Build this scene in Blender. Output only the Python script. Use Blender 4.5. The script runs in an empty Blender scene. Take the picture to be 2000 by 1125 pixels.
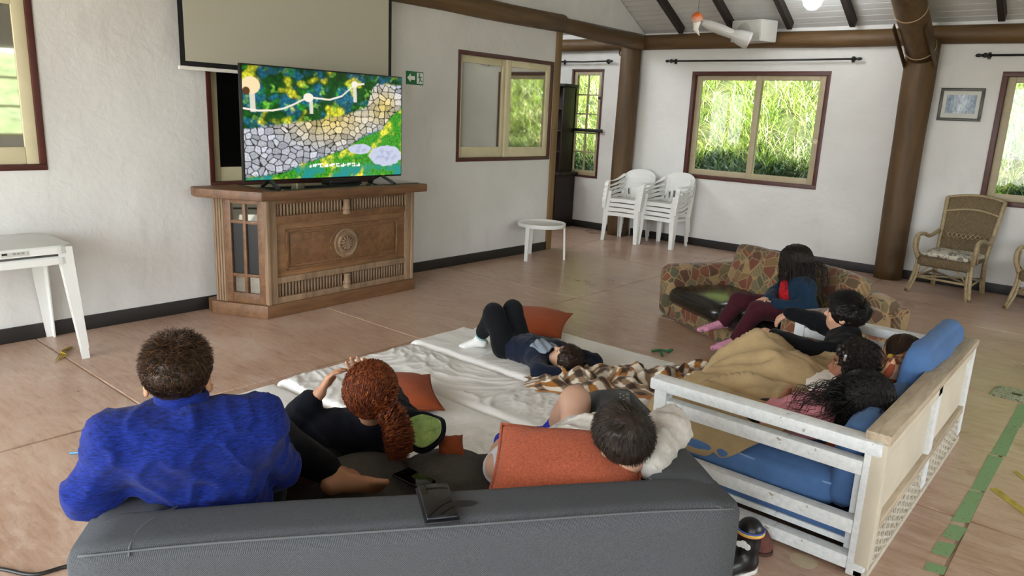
import bpy, bmesh, math, random
import numpy as np
from mathutils import Vector, Matrix
random.seed(7); RNG = np.random.default_rng(7)
SC = bpy.context.scene
COL = SC.collection
PI = math.pi

# ---------------------------------------------------------------- camera
cam_d = bpy.data.cameras.new('camera'); cam = bpy.data.objects.new('camera', cam_d); COL.objects.link(cam)
cam_d.sensor_width = 36.0; cam_d.lens = 1438.6/2000*36; cam_d.clip_start = .05; cam_d.clip_end = 300
_y, _p, _r = 0.698410136, 0.231517815, -0.0452911888
_f = Vector((-math.sin(_y)*math.cos(_p), math.cos(_y)*math.cos(_p), -math.sin(_p)))
_rt = Vector((math.cos(_y), math.sin(_y), 0)); _dn = _f.cross(_rt)
_R = _rt*math.cos(_r)+_dn*math.sin(_r); _D = -_rt*math.sin(_r)+_dn*math.cos(_r)
cam.matrix_world = Matrix(((_R.x, -_D.x, -_f.x, 0), (_R.y, -_D.y, -_f.y, 0), (_R.z, -_D.z, -_f.z, 1.65), (0, 0, 0, 1)))
SC.camera = cam

# ---------------------------------------------------------------- light and exposure
SKY = 3.6; SUN = 4.2; EXPO = 1.8
SC.view_settings.view_transform = 'Standard'; SC.view_settings.look = 'None'
SC.view_settings.gamma = 1.0; SC.view_settings.use_curve_mapping = False
SC.view_settings.exposure = EXPO
SC.cycles.use_denoising = True
SC.cycles.max_bounces = 9; SC.cycles.diffuse_bounces = 6; SC.cycles.transparent_max_bounces = 8
SC.cycles.sample_clamp_indirect = 8
W = bpy.data.worlds.new('sky'); SC.world = W; W.use_nodes = True
W.node_tree.nodes['Background'].inputs[0].default_value = (.90, .96, 1.0, 1)
W.node_tree.nodes['Background'].inputs[1].default_value = SKY
sun_d = bpy.data.lights.new('sun', 'SUN'); sun_d.energy = SUN; sun_d.angle = math.radians(3); sun_d.color = (1, .95, .86)
sun = bpy.data.objects.new('sun', sun_d); COL.objects.link(sun)
sun.rotation_euler = Vector((.10, .52, -.85)).to_track_quat('-Z', 'Y').to_euler()

def portal(c, size, direction):
    d = bpy.data.lights.new('sky_portal', 'AREA'); d.shape = 'RECTANGLE'; d.size, d.size_y = size; d.cycles.is_portal = True
    o = bpy.data.objects.new('sky_portal', d); COL.objects.link(o); o.location = c
    o.rotation_euler = Vector(direction).to_track_quat('-Z', 'Y').to_euler()
# ---------------------------------------------------------------- helpers
def lin(h):
    if isinstance(h, (tuple, list)): return tuple(h[:3])
    h = h.lstrip('#'); o = []
    for i in (0, 2, 4):
        c = int(h[i:i+2], 16)/255; o.append(c/12.92 if c <= .04045 else ((c+.055)/1.055)**2.4)
    return tuple(o)
def c4(h): return (*lin(h), 1)

class NT:
    def __init__(s, name):
        s.m = bpy.data.materials.new(name); s.m.use_nodes = True; s.t = s.m.node_tree
        s.b = s.t.nodes['Principled BSDF']; s.out = s.t.nodes['Material Output']
    def n(s, typ, ins=None, **kw):
        x = s.t.nodes.new(typ)
        for k, v in kw.items(): setattr(x, k, v)
        for k, v in (ins or {}).items():
            if isinstance(v, bpy.types.NodeSocket): s.t.links.new(v, x.inputs[k])
            else: x.inputs[k].default_value = v
        return x
    def link(s, a, b): s.t.links.new(a, b)
    def coord(s, kind='Object', scale=(1, 1, 1), rot=(0, 0, 0)):
        tc = s.n('ShaderNodeTexCoord'); mp = s.n('ShaderNodeMapping', {'Vector': tc.outputs[kind], 'Scale': scale, 'Rotation': rot})
        return mp.outputs[0]
    def geo(s, scale=(1, 1, 1), rot=(0, 0, 0)):
        g = s.n('ShaderNodeNewGeometry'); mp = s.n('ShaderNodeMapping', {'Vector': g.outputs['Position'], 'Scale': scale, 'Rotation': rot})
        return mp.outputs[0]
    def noise(s, vec, scale, detail=4, rough=.55, dist=0):
        return s.n('ShaderNodeTexNoise', {'Vector': vec, 'Scale': scale, 'Detail': detail, 'Roughness': rough, 'Distortion': dist}).outputs['Fac']
    def ramp(s, fac, stops, interp='LINEAR'):
        r = s.n('ShaderNodeValToRGB', {'Fac': fac}); e = r.color_ramp; e.interpolation = interp
        e.elements[1].position = 1.0; e.elements[0].position = stops[0][0]; e.elements[1].position = stops[-1][0]
        for p, c in stops[1:-1]: e.elements.new(p)
        for i, (p, c) in enumerate(stops): e.elements[i].color = c4(c) if not isinstance(c, (int, float)) else (c, c, c, 1)
        return r.outputs[0]
    def mix(s, f, a, b, mode='MIX'):
        x = s.n('ShaderNodeMix', data_type='RGBA', blend_type=mode)
        for i, v in ((0, f), (6, a), (7, b)):
            if isinstance(v, bpy.types.NodeSocket): s.t.links.new(v, x.inputs[i])
            elif i == 0: x.inputs[0].default_value = v
            else: x.inputs[i].default_value = c4(v)
        return x.outputs[2]
    def math(s, op, a, b=0.0, clamp=False):
        x = s.n('ShaderNodeMath', operation=op, use_clamp=clamp)
        for i, v in ((0, a), (1, b)):
            if isinstance(v, bpy.types.NodeSocket): s.t.links.new(v, x.inputs[i])
            else: x.inputs[i].default_value = v
        return x.outputs[0]
    def bump(s, h, strength=.3, dist=.01):
        b = s.n('ShaderNodeBump', {'Height': h, 'Strength': strength, 'Distance': dist}); s.link(b.outputs[0], s.b.inputs['Normal'])
    def set(s, color=None, rough=None, **kw):
        if color is not None:
            if isinstance(color, bpy.types.NodeSocket): s.link(color, s.b.inputs['Base Color'])
            else: s.b.inputs['Base Color'].default_value = c4(color)
        if rough is not None:
            if isinstance(rough, bpy.types.NodeSocket): s.link(rough, s.b.inputs['Roughness'])
            else: s.b.inputs['Roughness'].default_value = rough
        for k, v in kw.items(): s.b.inputs[k.replace('_', ' ')].default_value = v
        return s.m

_mats = {}
def plain(name, color, rough=.5, var=0.0, scale=8, bump=0.0, bscale=60, kind='Object', **kw):
    if name in _mats: return _mats[name]
    t = NT(name); c = color
    if var or bump: v = t.coord(kind)
    if var:
        l = lin(color); f = t.noise(v, scale, 5)
        a = tuple(x*(1-var) for x in l); b = tuple(min(1, x*(1+var)) for x in l)
        c = t.ramp(f, [(.3, a), (.7, b)])
    m = t.set(c, rough, **kw)
    if bump: t.bump(t.noise(v, bscale, 3), bump, .005)
    _mats[name] = m; return m

def wood(name, dark, light, scale=(1, 1, 1), rough=.55, grain=18, bump=.25, rot=(0, 0, 0), kind='Object'):
    if name in _mats: return _mats[name]
    t = NT(name); v = t.coord(kind, scale, rot)
    n1 = t.noise(v, grain, 6, .6, .6); n2 = t.noise(v, grain*.17, 3, .5, .3)
    f = t.math('ADD', t.math('MULTIPLY', n1, .55), t.math('MULTIPLY', n2, .45))
    col = t.ramp(f, [(.32, dark), (.5, tuple((a+b)/2 for a, b in zip(lin(dark), lin(light)))), (.68, light)])
    m = t.set(col, rough); t.bump(n1, bump, .004); _mats[name] = m; return m

def fabric(name, color, var=.25, weave=500, rough=.95, bump=.25, kind='Object', nscale=(1, 1, 1), nfreq=40, sheen=.06):
    if name in _mats: return _mats[name]
    t = NT(name); v = t.coord(kind, nscale); vb = t.coord(kind)
    l = lin(color); f = t.noise(v, nfreq, 6, .65)
    c = t.ramp(f, [(.32, tuple(x*(1-var) for x in l)), (.68, tuple(min(1, x*(1+var)) for x in l))])
    m = t.set(c, rough); t.b.inputs['Sheen Weight'].default_value = sheen; t.b.inputs['Specular IOR Level'].default_value = .2
    w = t.noise(vb, weave, 2); t.bump(t.math('ADD', w, t.math('MULTIPLY', f, .6)), bump, .003)
    _mats[name] = m; return m

def link(o, parent=None):
    COL.objects.link(o)
    if parent is not None: o.parent = parent
    return o
def tag(o, label=None, cat=None, group=None, kind=None):
    if label: o['label'] = label
    if cat: o['category'] = cat
    if group: o['group'] = group
    if kind: o['kind'] = kind
    return o
def thing(name, label, cat, loc=(0, 0, 0), rz=0, group=None):
    o = bpy.data.objects.new(name, None); o.empty_display_size = .05; link(o)
    o.location = loc; o.rotation_euler = (0, 0, rz); return tag(o, label, cat, group)
def mesh_np(name, V, Fq, smooth=True):
    """V (n,3), Fq list of arrays of faces with equal size, or list of lists"""
    me = bpy.data.meshes.new(name); V = np.asarray(V, np.float32)
    if isinstance(Fq, np.ndarray) and Fq.ndim == 2:
        k = Fq.shape[1]; nf = len(Fq)
        me.vertices.add(len(V)); me.vertices.foreach_set('co', V.ravel())
        me.loops.add(nf*k); me.loops.foreach_set('vertex_index', Fq.astype(np.int32).ravel())
        me.polygons.add(nf); me.polygons.foreach_set('loop_start', np.arange(0, nf*k, k, dtype=np.int32))
        me.update(calc_edges=True)
    else:
        me.from_pydata([tuple(map(float, v)) for v in V], [], [tuple(map(int, f)) for f in Fq]); me.update()
    me.polygons.foreach_set('use_smooth', np.full(len(me.polygons), bool(smooth)))
    return me
def obj(name, me, mat, parent=None, loc=None, rot=None):
    o = bpy.data.objects.new(name, me)
    if mat is not None and not me.materials:
        for m in (mat if isinstance(mat, (list, tuple)) else [mat]): me.materials.append(m)
    link(o, parent)
    if loc is not None: o.location = loc
    if rot is not None: o.rotation_euler = rot
    return o
def from_bm(name, bm, smooth=False, auto=None):
    me = bpy.data.meshes.new(name); bm.normal_update(); bm.to_mesh(me); bm.free()
    me.polygons.foreach_set('use_smooth', np.full(len(me.polygons), bool(smooth)))
    if auto is not None: me.set_sharp_from_angle(angle=math.radians(auto))
    return me
_boxes = {}
def boxmesh(s, bev=0.0, seg=2):
    key = (tuple(round(x, 4) for x in s), round(bev, 4), seg)
    if key in _boxes: return _boxes[key].copy()
    bm = bmesh.new(); bmesh.ops.create_cube(bm, size=1)
    for v in bm.verts: v.co = Vector((v.co.x*s[0], v.co.y*s[1], v.co.z*s[2]))
    if bev: bmesh.ops.bevel(bm, geom=bm.edges[:], offset=min(bev, min(s)*.45), segments=seg, profile=.6, affect='EDGES')
    me = from_bm('box', bm, bool(bev), 40 if bev else None); _boxes[key] = me; return me
def box(name, c, s, mat, parent=None, rot=None, bev=0.004, seg=2):
    return obj(name, boxmesh(s, bev, seg), mat, parent, c, rot)
def box2(name, p0, p1, mat, parent=None, bev=0.004, seg=2):
    return box(name, [(a+b)/2 for a, b in zip(p0, p1)], [abs(b-a) for a, b in zip(p0, p1)], mat, parent, None, bev, seg)
def bar(name, a, b, w, h, mat, parent=None, bev=.003, up=(0, 0, 1)):
    """box bar from a to b, w across, h along up"""
    a, b = Vector(a), Vector(b); d = b-a; L = d.length; d.normalize(); u = Vector(up); s = d.cross(u).normalized(); u = s.cross(d).normalized()
    o = obj(name, boxmesh((w, L, h), bev), mat, parent)
    m = Matrix((s, d, u)).transposed().to_4x4(); m.translation = (a+b)/2; o.matrix_local = m; return o
def frames(P):
    P = np.asarray(P, float); T = np.gradient(P, axis=0); T /= np.linalg.norm(T, axis=1, keepdims=True)+1e-9
    n = np.cross(T[0], [0, 0, 1.]);
    if np.linalg.norm(n) < 1e-3: n = np.cross(T[0], [1., 0, 0])
    n /= np.linalg.norm(n); N = []
    for t in T:
        n = n-t*(n@t); n /= np.linalg.norm(n)+1e-9; N.append(n)
    N = np.array(N); return T, N, np.cross(T, N)
def spline(P, n):
    """Catmull-Rom resample"""
    P = np.asarray(P, float); Q = np.vstack([2*P[0]-P[1], P, 2*P[-1]-P[-2]]); out = []
    ts = np.linspace(0, len(P)-1-1e-6, n)
    for t in ts:
        i = int(t); f = t-i; a, b, c, d = Q[i:i+4]
        out.append(.5*((2*b)+(-a+c)*f+(2*a-5*b+4*c-d)*f*f+(-a+3*b-3*c+d)*f**3))
    return np.array(out)
def tube_vf(P, r, n=8, flat=1.0, caps=True):
    P = np.asarray(P, float); m = len(P); r = np.broadcast_to(np.asarray(r, float), (m,)); T, N, B = frames(P)
    a = np.linspace(0, 2*PI, n, endpoint=False)
    V = (P[:, None]+r[:, None, None]*(np.cos(a)[None, :, None]*N[:, None]+flat*np.sin(a)[None, :, None]*B[:, None])).reshape(-1, 3)
    i = np.arange(m-1)[:, None]*n; j = np.arange(n)[None]; k = (j+1) % n
    F = np.stack([i+j, i+k, i+n+k, i+n+j], -1).reshape(-1, 4)
    if caps:
        V = np.vstack([V, P[0], P[-1]]); c0, c1 = len(V)-2, len(V)-1; j = np.arange(n); k = (j+1) % n
        F = np.vstack([F, np.stack([k, j, np.full(n, c0), np.full(n, c0)], -1), np.stack([(m-1)*n+j, (m-1)*n+k, np.full(n, c1), np.full(n, c1)], -1)])
    return V, F
def fixtris(F):
    return [tuple(dict.fromkeys(f)) for f in F.tolist()]
def tube(name, P, r, mat, parent=None, n=8, flat=1.0, smooth=True, res=None):
    if res: 
        rr = np.interp(np.linspace(0, 1, res), np.linspace(0, 1, len(np.atleast_1d(r)) if np.ndim(r) else 2), r if np.ndim(r) else [r, r]); P = spline(P, res); r = rr
    V, F = tube_vf(P, r, n, flat); return obj(name, mesh_np(name, V, fixtris(F), smooth), mat, parent)
def lathe(name, prof, mat, parent=None, n=24, loc=None, rot=None, smooth=True):
    prof = np.asarray(prof, float); a = np.linspace(0, 2*PI, n, endpoint=False); m = len(prof)
    V = np.stack([prof[:, None, 0]*np.cos(a), prof[:, None, 0]*np.sin(a), np.broadcast_to(prof[:, None, 1], (m, n))], -1).reshape(-1, 3)
    i = np.arange(m-1)[:, None]*n; j = np.arange(n)[None]; k = (j+1) % n
    F = np.stack([i+j, i+k, i+n+k, i+n+j], -1).reshape(-1, 4); F = F.tolist()
    F.append(list(range(n))[::-1]); F.append([(m-1)*n+q for q in range(n)])
    me = mesh_np(name, V, F, smooth); me.set_sharp_from_angle(angle=math.radians(45)); return obj(name, me, mat, parent, loc, rot)
def prism(name, poly, z0, z1, mat, parent=None, bev=0.0, loc=None, rot=None):
    bm = bmesh.new(); vs = [bm.verts.new((x, y, z0)) for x, y in poly]; f = bm.faces.new(vs)
    r = bmesh.ops.extrude_face_region(bm, geom=[f]); bmesh.ops.translate(bm, verts=[g for g in r['geom'] if isinstance(g, bmesh.types.BMVert)], vec=(0, 0, z1-z0))
    bmesh.ops.recalc_face_normals(bm, faces=bm.faces[:])
    if bev: bmesh.ops.bevel(bm, geom=bm.edges[:], offset=bev, segments=2, profile=.6, affect='EDGES')
    return obj(name, from_bm(name, bm, bool(bev), 40), mat, parent, loc, rot)
def gridsurf(name, Pfun, nu, nv, mat, parent=None, thick=0.0, smooth=True):
    """Pfun(u,v)->(..,3) arrays; optional solid thickness"""
    uu, vv = np.meshgrid(np.linspace(0, 1, nu), np.linspace(0, 1, nv), indexing='ij')
    P = np.stack(Pfun(uu, vv), -1).reshape(-1, 3)
    i = np.arange(nu-1)[:, None]*nv; j = np.arange(nv-1)[None]
    F = np.stack([i+j, i+nv+j, i+nv+j+1, i+j+1], -1).reshape(-1, 4)
    me = mesh_np(name, P, F, smooth); o = obj(name, me, mat, parent)
    if thick:
        md = o.modifiers.new('solid', 'SOLIDIFY'); md.thickness = abs(thick); md.offset = -1 if thick > 0 else 1
    return o
def vnoise(P, f, seed=0):
    """cheap smooth pseudo noise on (n,3)"""
    P = np.asarray(P, float)*f+seed*7.31; x, y, z = P[..., 0], P[..., 1], P[..., 2]
    return (np.sin(x*1.7+1.3*np.sin(y*1.3+.7*z))+np.sin(y*1.9+1.1*np.sin(z*1.5-.6*x)+2)+np.sin(z*1.8+1.2*np.sin(x*1.2+.8*y)+4))/3
def setcolor(me, C, name='Col'):
    a = me.color_attributes.new(name, 'FLOAT_COLOR', 'POINT'); C = np.asarray(C, np.float32)
    if C.shape[1] == 3: C = np.hstack([C, np.ones((len(C), 1), np.float32)])
    a.data.foreach_set('color', C.ravel())
def attr_mat(name, rough=.6, mul=None, emit=0.0, bump=None, spec=None, sheen=0):
    if name in _mats: return _mats[name]
    t = NT(name); a = t.n('ShaderNodeAttribute', attribute_name='Col').outputs['Color']
    if emit:
        t.set((0, 0, 0), .15); t.link(a, t.b.inputs['Emission Color']); t.b.inputs['Emission Strength'].default_value = emit
    else:
        t.set(a, rough)
        if bump: t.bump(t.noise(t.coord('Object'), bump[0], 3), bump[1], .004)
        if spec is not None: t.b.inputs['Specular IOR Level'].default_value = spec
        if sheen: t.b.inputs['Sheen Weight'].default_value = sheen
    _mats[name] = t.m; return t.m
def pillow(name, w, h, t, mat, parent=None, n=22, pinch=.10, seed=0, loc=None, rot=None, wr=.006, edge=.10):
    """soft cushion in local xy plane, thickness along z, ears at corners"""
    uu, vv = np.meshgrid(np.linspace(-1, 1, n), np.linspace(-1, 1, n), indexing='ij')
    def side(sg):
        prof = np.clip((1-np.abs(uu)**2.4)*(1-np.abs(vv)**2.4), 0, 1)**.62
        X = uu*w/2*(1-pinch*(1-np.abs(vv)**2)*np.abs(uu)**2); Y = vv*h/2*(1-pinch*(1-np.abs(uu)**2)*np.abs(vv)**2)
        P = np.stack([X, Y, sg*prof*t/2], -1); P[..., 2] += wr*vnoise(P, 14, seed+sg)*prof**.5+wr*.7*np.sin((np.abs(uu)+np.abs(vv))*9+seed)*prof*(1-prof)*2; return P.reshape(-1, 3)
    A, B = side(1), side(-1); i = np.arange(n-1)[:, None]*n; j = np.arange(n-1)[None]
    F = np.stack([i+j, i+n+j, i+n+j+1, i+j+1], -1).reshape(-1, 4); V = np.vstack([A, B]); G = F[:, ::-1]+n*n
    me = mesh_np(name, V, np.vstack([F, G])); bm = bmesh.new(); bm.from_mesh(me); bmesh.ops.remove_doubles(bm, verts=bm.verts, dist=1e-4); bm.to_mesh(me); bm.free()
    me.polygons.foreach_set('use_smooth', np.full(len(me.polygons), True))
    return obj(name, me, mat, parent, loc, rot)
def softbox(name, c, s, r, mat, parent=None, n=10, puff=.0, seed=0, wr=0.0, rot=None, wf=6):
    """rounded cushion box: subdivided cube pushed to rounded box, with crown and wrinkles"""
    bm = bmesh.new(); bmesh.ops.create_cube(bm, size=2); bmesh.ops.subdivide_edges(bm, edges=bm.edges[:], cuts=n, use_grid_fill=True)
    me = from_bm(name, bm, True); V = np.empty(len(me.vertices)*3, np.float32); me.vertices.foreach_get('co', V); V = V.reshape(-1, 3).astype(float)
    hs = np.array(s)/2; U = V.copy(); V = np.sign(V)*np.abs(V)**.8*hs
    q = np.clip(V, -(hs-r), hs-r); d = V-q; L = np.linalg.norm(d, axis=1, keepdims=True); V = q+np.where(L > 1e-6, d/np.maximum(L, 1e-6)*np.minimum(L, r), 0)
    if puff:
        for ax in range(3):
            o1, o2 = [a for a in range(3) if a != ax]; V[:, ax] += puff*np.sign(U[:, ax])*(np.abs(U[:, ax]) > .9)*(1-U[:, o1]**2)*(1-U[:, o2]**2)
    if wr:
        N = V/np.linalg.norm(V/hs, axis=1, keepdims=True)/hs; N /= np.linalg.norm(N, axis=1, keepdims=True)+1e-9
        V += N*(wr*vnoise(V, wf, seed)+wr*.5*vnoise(V, wf*2.3, seed+3))[:, None]
    me.vertices.foreach_set('co', V.astype(np.float32).ravel()); me.update()
    return obj(name, me, mat, parent, c, rot)
def copy_tree(o, parent=None):
    c = o.copy(); COL.objects.link(c)
    if parent is not None: c.parent = parent
    for ch in list(o.children): copy_tree(ch, c)
    return c
# ================================================================ materials of the room
XW = -5.617; YB = 9.32; YR = -2.5; XR = 3.8; SL = .51; EZ = 2.82; YRIDGE = 2.9
def roof_z(y): return EZ+(YB-y)*SL if y > YRIDGE else EZ+(YB-YRIDGE)*SL-(YRIDGE-y)*SL
def m_wall():
    t = NT('white_plaster'); v = t.geo()
    big = t.noise(v, 1.1, 4, .55); fine = t.noise(v, 9, 5, .6, .4)
    stain = t.noise(t.geo((1, 1, .35)), 3.2, 5, .65)
    c = t.ramp(big, [(.3, '#cbc9c5'), (.7, '#d8d7d4')]); c = t.mix(t.ramp(stain, [(.58, 0.0), (.8, .35)]), c, '#aaa8a3')
    t.set(c, .85); h = t.math('ADD', t.math('MULTIPLY', big, 1.2), t.math('MULTIPLY', fine, .22)); t.bump(h, .5, .05); return t.m
M_WALL = m_wall()
def m_floor():
    t = NT('burnished_red_cement'); v = t.geo()
    streak = t.noise(t.geo((1, 7, 1), (0, 0, .25)), 5.5, 6, .65, .5); big = t.noise(v, .9, 5, .6); fine = t.noise(t.geo((1, 3, 1)), 38, 4, .7)
    c = t.ramp(big, [(.3, '#9a7863'), (.5, '#ae8f7a'), (.72, '#bda490')])
    mid = t.noise(t.geo((1, 2.2, 1), (0, 0, .5)), 2.6, 6, .7, 1.4); c = t.mix(t.ramp(mid, [(.50, 0.0), (.70, .55)]), c, '#c9b6a7'); c = t.mix(t.ramp(mid, [(.30, .5), (.46, 0.0)]), c, '#855f4a')
    c = t.mix(t.ramp(streak, [(.42, 0.0), (.68, .35)]), c, '#c6b4a6'); c = t.mix(t.ramp(streak, [(.28, .35), (.42, 0.0)]), c, '#785848')
    c = t.mix(t.ramp(fine, [(.58, 0.0), (.75, .45)]), c, '#6b4432')
    dots = t.noise(t.geo((3, 14, 1), (0, 0, .3)), 9, 3, .6); c = t.mix(t.ramp(dots, [(.66, 0.0), (.80, .30)]), c, '#5f3d2c')
    r = t.ramp(big, [(.3, .26), (.7, .38)]); t.set(c, r); t.b.inputs['Specular IOR Level'].default_value = .45
    t.bump(mid, .04, .01); return t.m
M_FLOOR = m_floor()
M_JOINT = plain('pale_joint_mortar', '#a58f7c', .9, .2, 20)
M_BASE = plain('black_baseboard_paint', '#1d1917', .5, .15, 12)
M_BOARD = plain('white_ceiling_board', '#bdbcb9', .6, .05, 3)
M_RAFTER = wood('dark_stained_rafter', '#17100c', '#2a1e17', (1, .2, 1), .6, 14)
M_LOG = wood('brown_log_wood', '#33250f', '#5c4526', (.5, .5, .5), .6, 16, .4)
M_LOGX = wood('brown_log_wood_beam', '#3d2b14', '#6b4f2b', (.12, 1, 1), .6, 16, .4)
M_LOGY = wood('brown_log_wood_beam_y', '#402e16', '#6e5330', (1, .12, 1), .6, 16, .4)
M_LOGZ = wood('brown_log_post', '#382710', '#634826', (1, 1, .12), .6, 14, .4)
M_POST = wood('ochre_wood_post', '#5c4526', '#86683c', (1, 1, .1), .6, 14, .3)
M_FRAME = plain('oxblood_frame_paint', '#4a2018', .45, .15, 10)
M_CREAM = plain('cream_sash_paint', '#cdc3a0', .5, .06, 6)
M_CREAM2 = plain('taupe_sash_paint', '#a89b7d', .5, .08, 6)
M_BLACK = plain('black_iron', '#0d0b0a', .45)
def m_glass():
    t = NT('clear_window_glass'); a = t.n('ShaderNodeBsdfTransparent', {'Color': (.97, .99, .98, 1)}); g = t.n('ShaderNodeBsdfGlossy', {'Roughness': .02})
    f = t.n('ShaderNodeFresnel', {'IOR': 1.45}); x = t.n('ShaderNodeMixShader', {0: f.outputs[0], 1: a.outputs[0], 2: g.outputs[0]}); t.link(x.outputs[0], t.out.inputs[0]); return t.m
M_GLASS = m_glass()
M_MIRROR = plain('tinted_reflective_glass', '#b4b4aa', .03, Metallic=1.0)
M_DARKGLASS = plain('black_glass', '#040404', .35)

# ================================================================ floor of cement slabs
floor = tag(box2('floor', (-8.6, YR, -.30), (XR, 9.7, -.006), M_JOINT, None, 0), kind='structure')
XJ = [-0.32+1.765*k for k in range(-5, 4)]; YJ = [1.6+1.97*k for k in range(-3, 5)]
xs = [-8.6]+[x for x in XJ if -8.6 < x < XR]+[XR]; ys = [YR]+[y for y in YJ if YR < y < YB]+[9.45]
for a, b in zip(xs[:-1], xs[1:]):
    for c, d in zip(ys[:-1], ys[1:]):
        o = box2('floor_slab', (a+.006, c+.006, -.05), (b-.006, d-.006, 0), M_FLOOR, None, .004, 1); o.parent = floor; o.matrix_parent_inverse = floor.matrix_basis.inverted()

# ================================================================ walls
def wall_mesh(name, axis, pos, thick, a0, a1, z0, z1, holes, extra=None):
    """wall in plane axis=pos; spans a along the other axis; holes (a0,a1,z0,z1)"""
    As = sorted({a0, a1, *[h[0] for h in holes], *[h[1] for h in holes]}); Zs = sorted({z0, z1, *[h[2] for h in holes], *[h[3] for h in holes]})
    bm = bmesh.new()
    def addbox(p, q, z, w):
        vs = []
        for t_ in (pos, pos+thick):
            for aa, zz in ((p, z), (q, z), (q, w), (p, w)):
                vs.append(bm.verts.new((t_, aa, zz) if axis == 'x' else (aa, t_, zz)))
        for f in ((0, 1, 2, 3), (7, 6, 5, 4), (0, 4, 5, 1), (1, 5, 6, 2), (2, 6, 7, 3), (3, 7, 4, 0)): bm.faces.new([vs[i] for i in f])
    for p, q in zip(As[:-1], As[1:]):
        for z, w in zip(Zs[:-1], Zs[1:]):
            m = ((p+q)/2, (z+w)/2)
            if any(h[0] < m[0] < h[1] and h[2] < m[1] < h[3] for h in holes): continue
            addbox(p, q, z, w)
    for poly in (extra or []):
        r = []
        for t_ in (pos, pos+thick): r.append([bm.verts.new((t_, a, z) if axis == 'x' else (a, t_, z)) for a, z in poly])
        bm.faces.new(r[0]); bm.faces.new(r[1][::-1]); n = len(poly)
        for i in range(n): bm.faces.new([r[0][i], r[0][(i+1) % n], r[1][(i+1) % n], r[1][i]])
    bmesh.ops.remove_doubles(bm, verts=bm.verts, dist=1e-4)
    seen = {}
    for f in list(bm.faces):
        k = tuple(sorted(v.index for v in f.verts))
    bmesh.ops.recalc_face_normals(bm, faces=bm.faces[:])
    return tag(obj(name, from_bm(name, bm), M_WALL), kind='structure')
W2 = (5.66, 7.28, 1.128, 2.277); WL = (.1, 1.78, 1.147, 2.30); WD = (2.92, 4.55, .98, 2.28)
gable = [(YR, EZ-.02), (7.36, EZ-.02), (9.32, EZ-.02), (YRIDGE, roof_z(YRIDGE)), (YR, roof_z(YR))]
wall_mesh('wall_left', 'x', XW, -.16, YR, 7.36, 0, EZ-.02, [W2, WL, WD], [gable])
W3 = (-4.845, -3.046, .912, 2.31); WN = (-6.83, -6.26, .765, 2.348); WR = (-1.322, .45, .93, 2.303)
wall_mesh('wall_back', 'y', YB, .18, -8.6, XR, 0, EZ+.05, [W3, WN, WR])
wall_mesh('wall_right', 'x', XR, .16, YR, YB, 0, EZ-.02, [(-2.3, -.5, .1, 2.4), (3.0, 6.4, .9, 2.4)], [gable])
wall_mesh('wall_rear', 'y', YR, -.16, XW, XR, 0, EZ+.05, [(-5.5, -.85, .0, 2.75), (.2, 1.6, .0, 2.4)])
wall_mesh('wall_alcove', 'x', -8.6, -.15, 5.0, 9.5, 0, 3.4, [])
wall_mesh('wall_alcove_side', 'y', 5.0, -.15, -8.7, XW-.16, 0, 3.4, [])
portal((-3.18, YR-.1, 1.375), (4.65, 2.75), (0, 1, 0)); portal((.9, YR-.1, 1.2), (1.4, 2.4), (0, 1, 0))
portal((XR+.1, -1.4, 1.25), (2.3, 1.8), (-1, 0, 0)); portal((XR+.1, 4.7, 1.65), (1.5, 3.4), (-1, 0, 0))
for nm, p0, p1 in (('baseboard_left', (XW, YR, 0), (XW+.018, 7.30, .104)), ('baseboard_back', (-5.6, YB-.018, 0), (XR, YB, .104)), ('baseboard_alcove', (-8.5, YB-.018, 0), (-5.9, YB, .104))):
    tag(box2(nm, p0, p1, M_BASE, None, .003), kind='structure')

# ================================================================ roof: sloped board ceiling, rafters
ceil = tag(obj('ceiling', mesh_np('ceiling', [(-8.7, YRIDGE, roof_z(YRIDGE)+.02), (XR+.3, YRIDGE, roof_z(YRIDGE)+.02), (XR+.3, 10.1, roof_z(10.1)+.02), (-8.7, 10.1, roof_z(10.1)+.02),
      (-8.7, YR-.8, roof_z(YR-.8)+.02), (XR+.3, YR-.8, roof_z(YR-.8)+.02)], [(0, 1, 2, 3), (1, 0, 4, 5)], False), M_BOARD), kind='structure')
ceil.modifiers.new('solid', 'SOLIDIFY').thickness = -.05
ang = math.atan(SL); bw = .105; dy = bw*math.cos(ang); k = 0; y = YB+.02
while y > YRIDGE+.1:
    yc = y-dy/2
    o = obj('ceiling_board', boxmesh((9.6, bw-.009, .02), .003, 1), M_BOARD, ceil, (-1.0, yc, roof_z(yc)+.004), (-ang, 0, 0)); y -= dy
for k in range(13):
    x = -5.72+.72*k
    o = obj('ceiling_rafter', boxmesh((.062, 7.2, .10), .004), M_RAFTER, ceil, (x, YB-.12-7.2*math.cos(ang)/2, roof_z(YB-.12-7.2*math.cos(ang)/2)-.058), (-ang, 0, 0))
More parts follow.
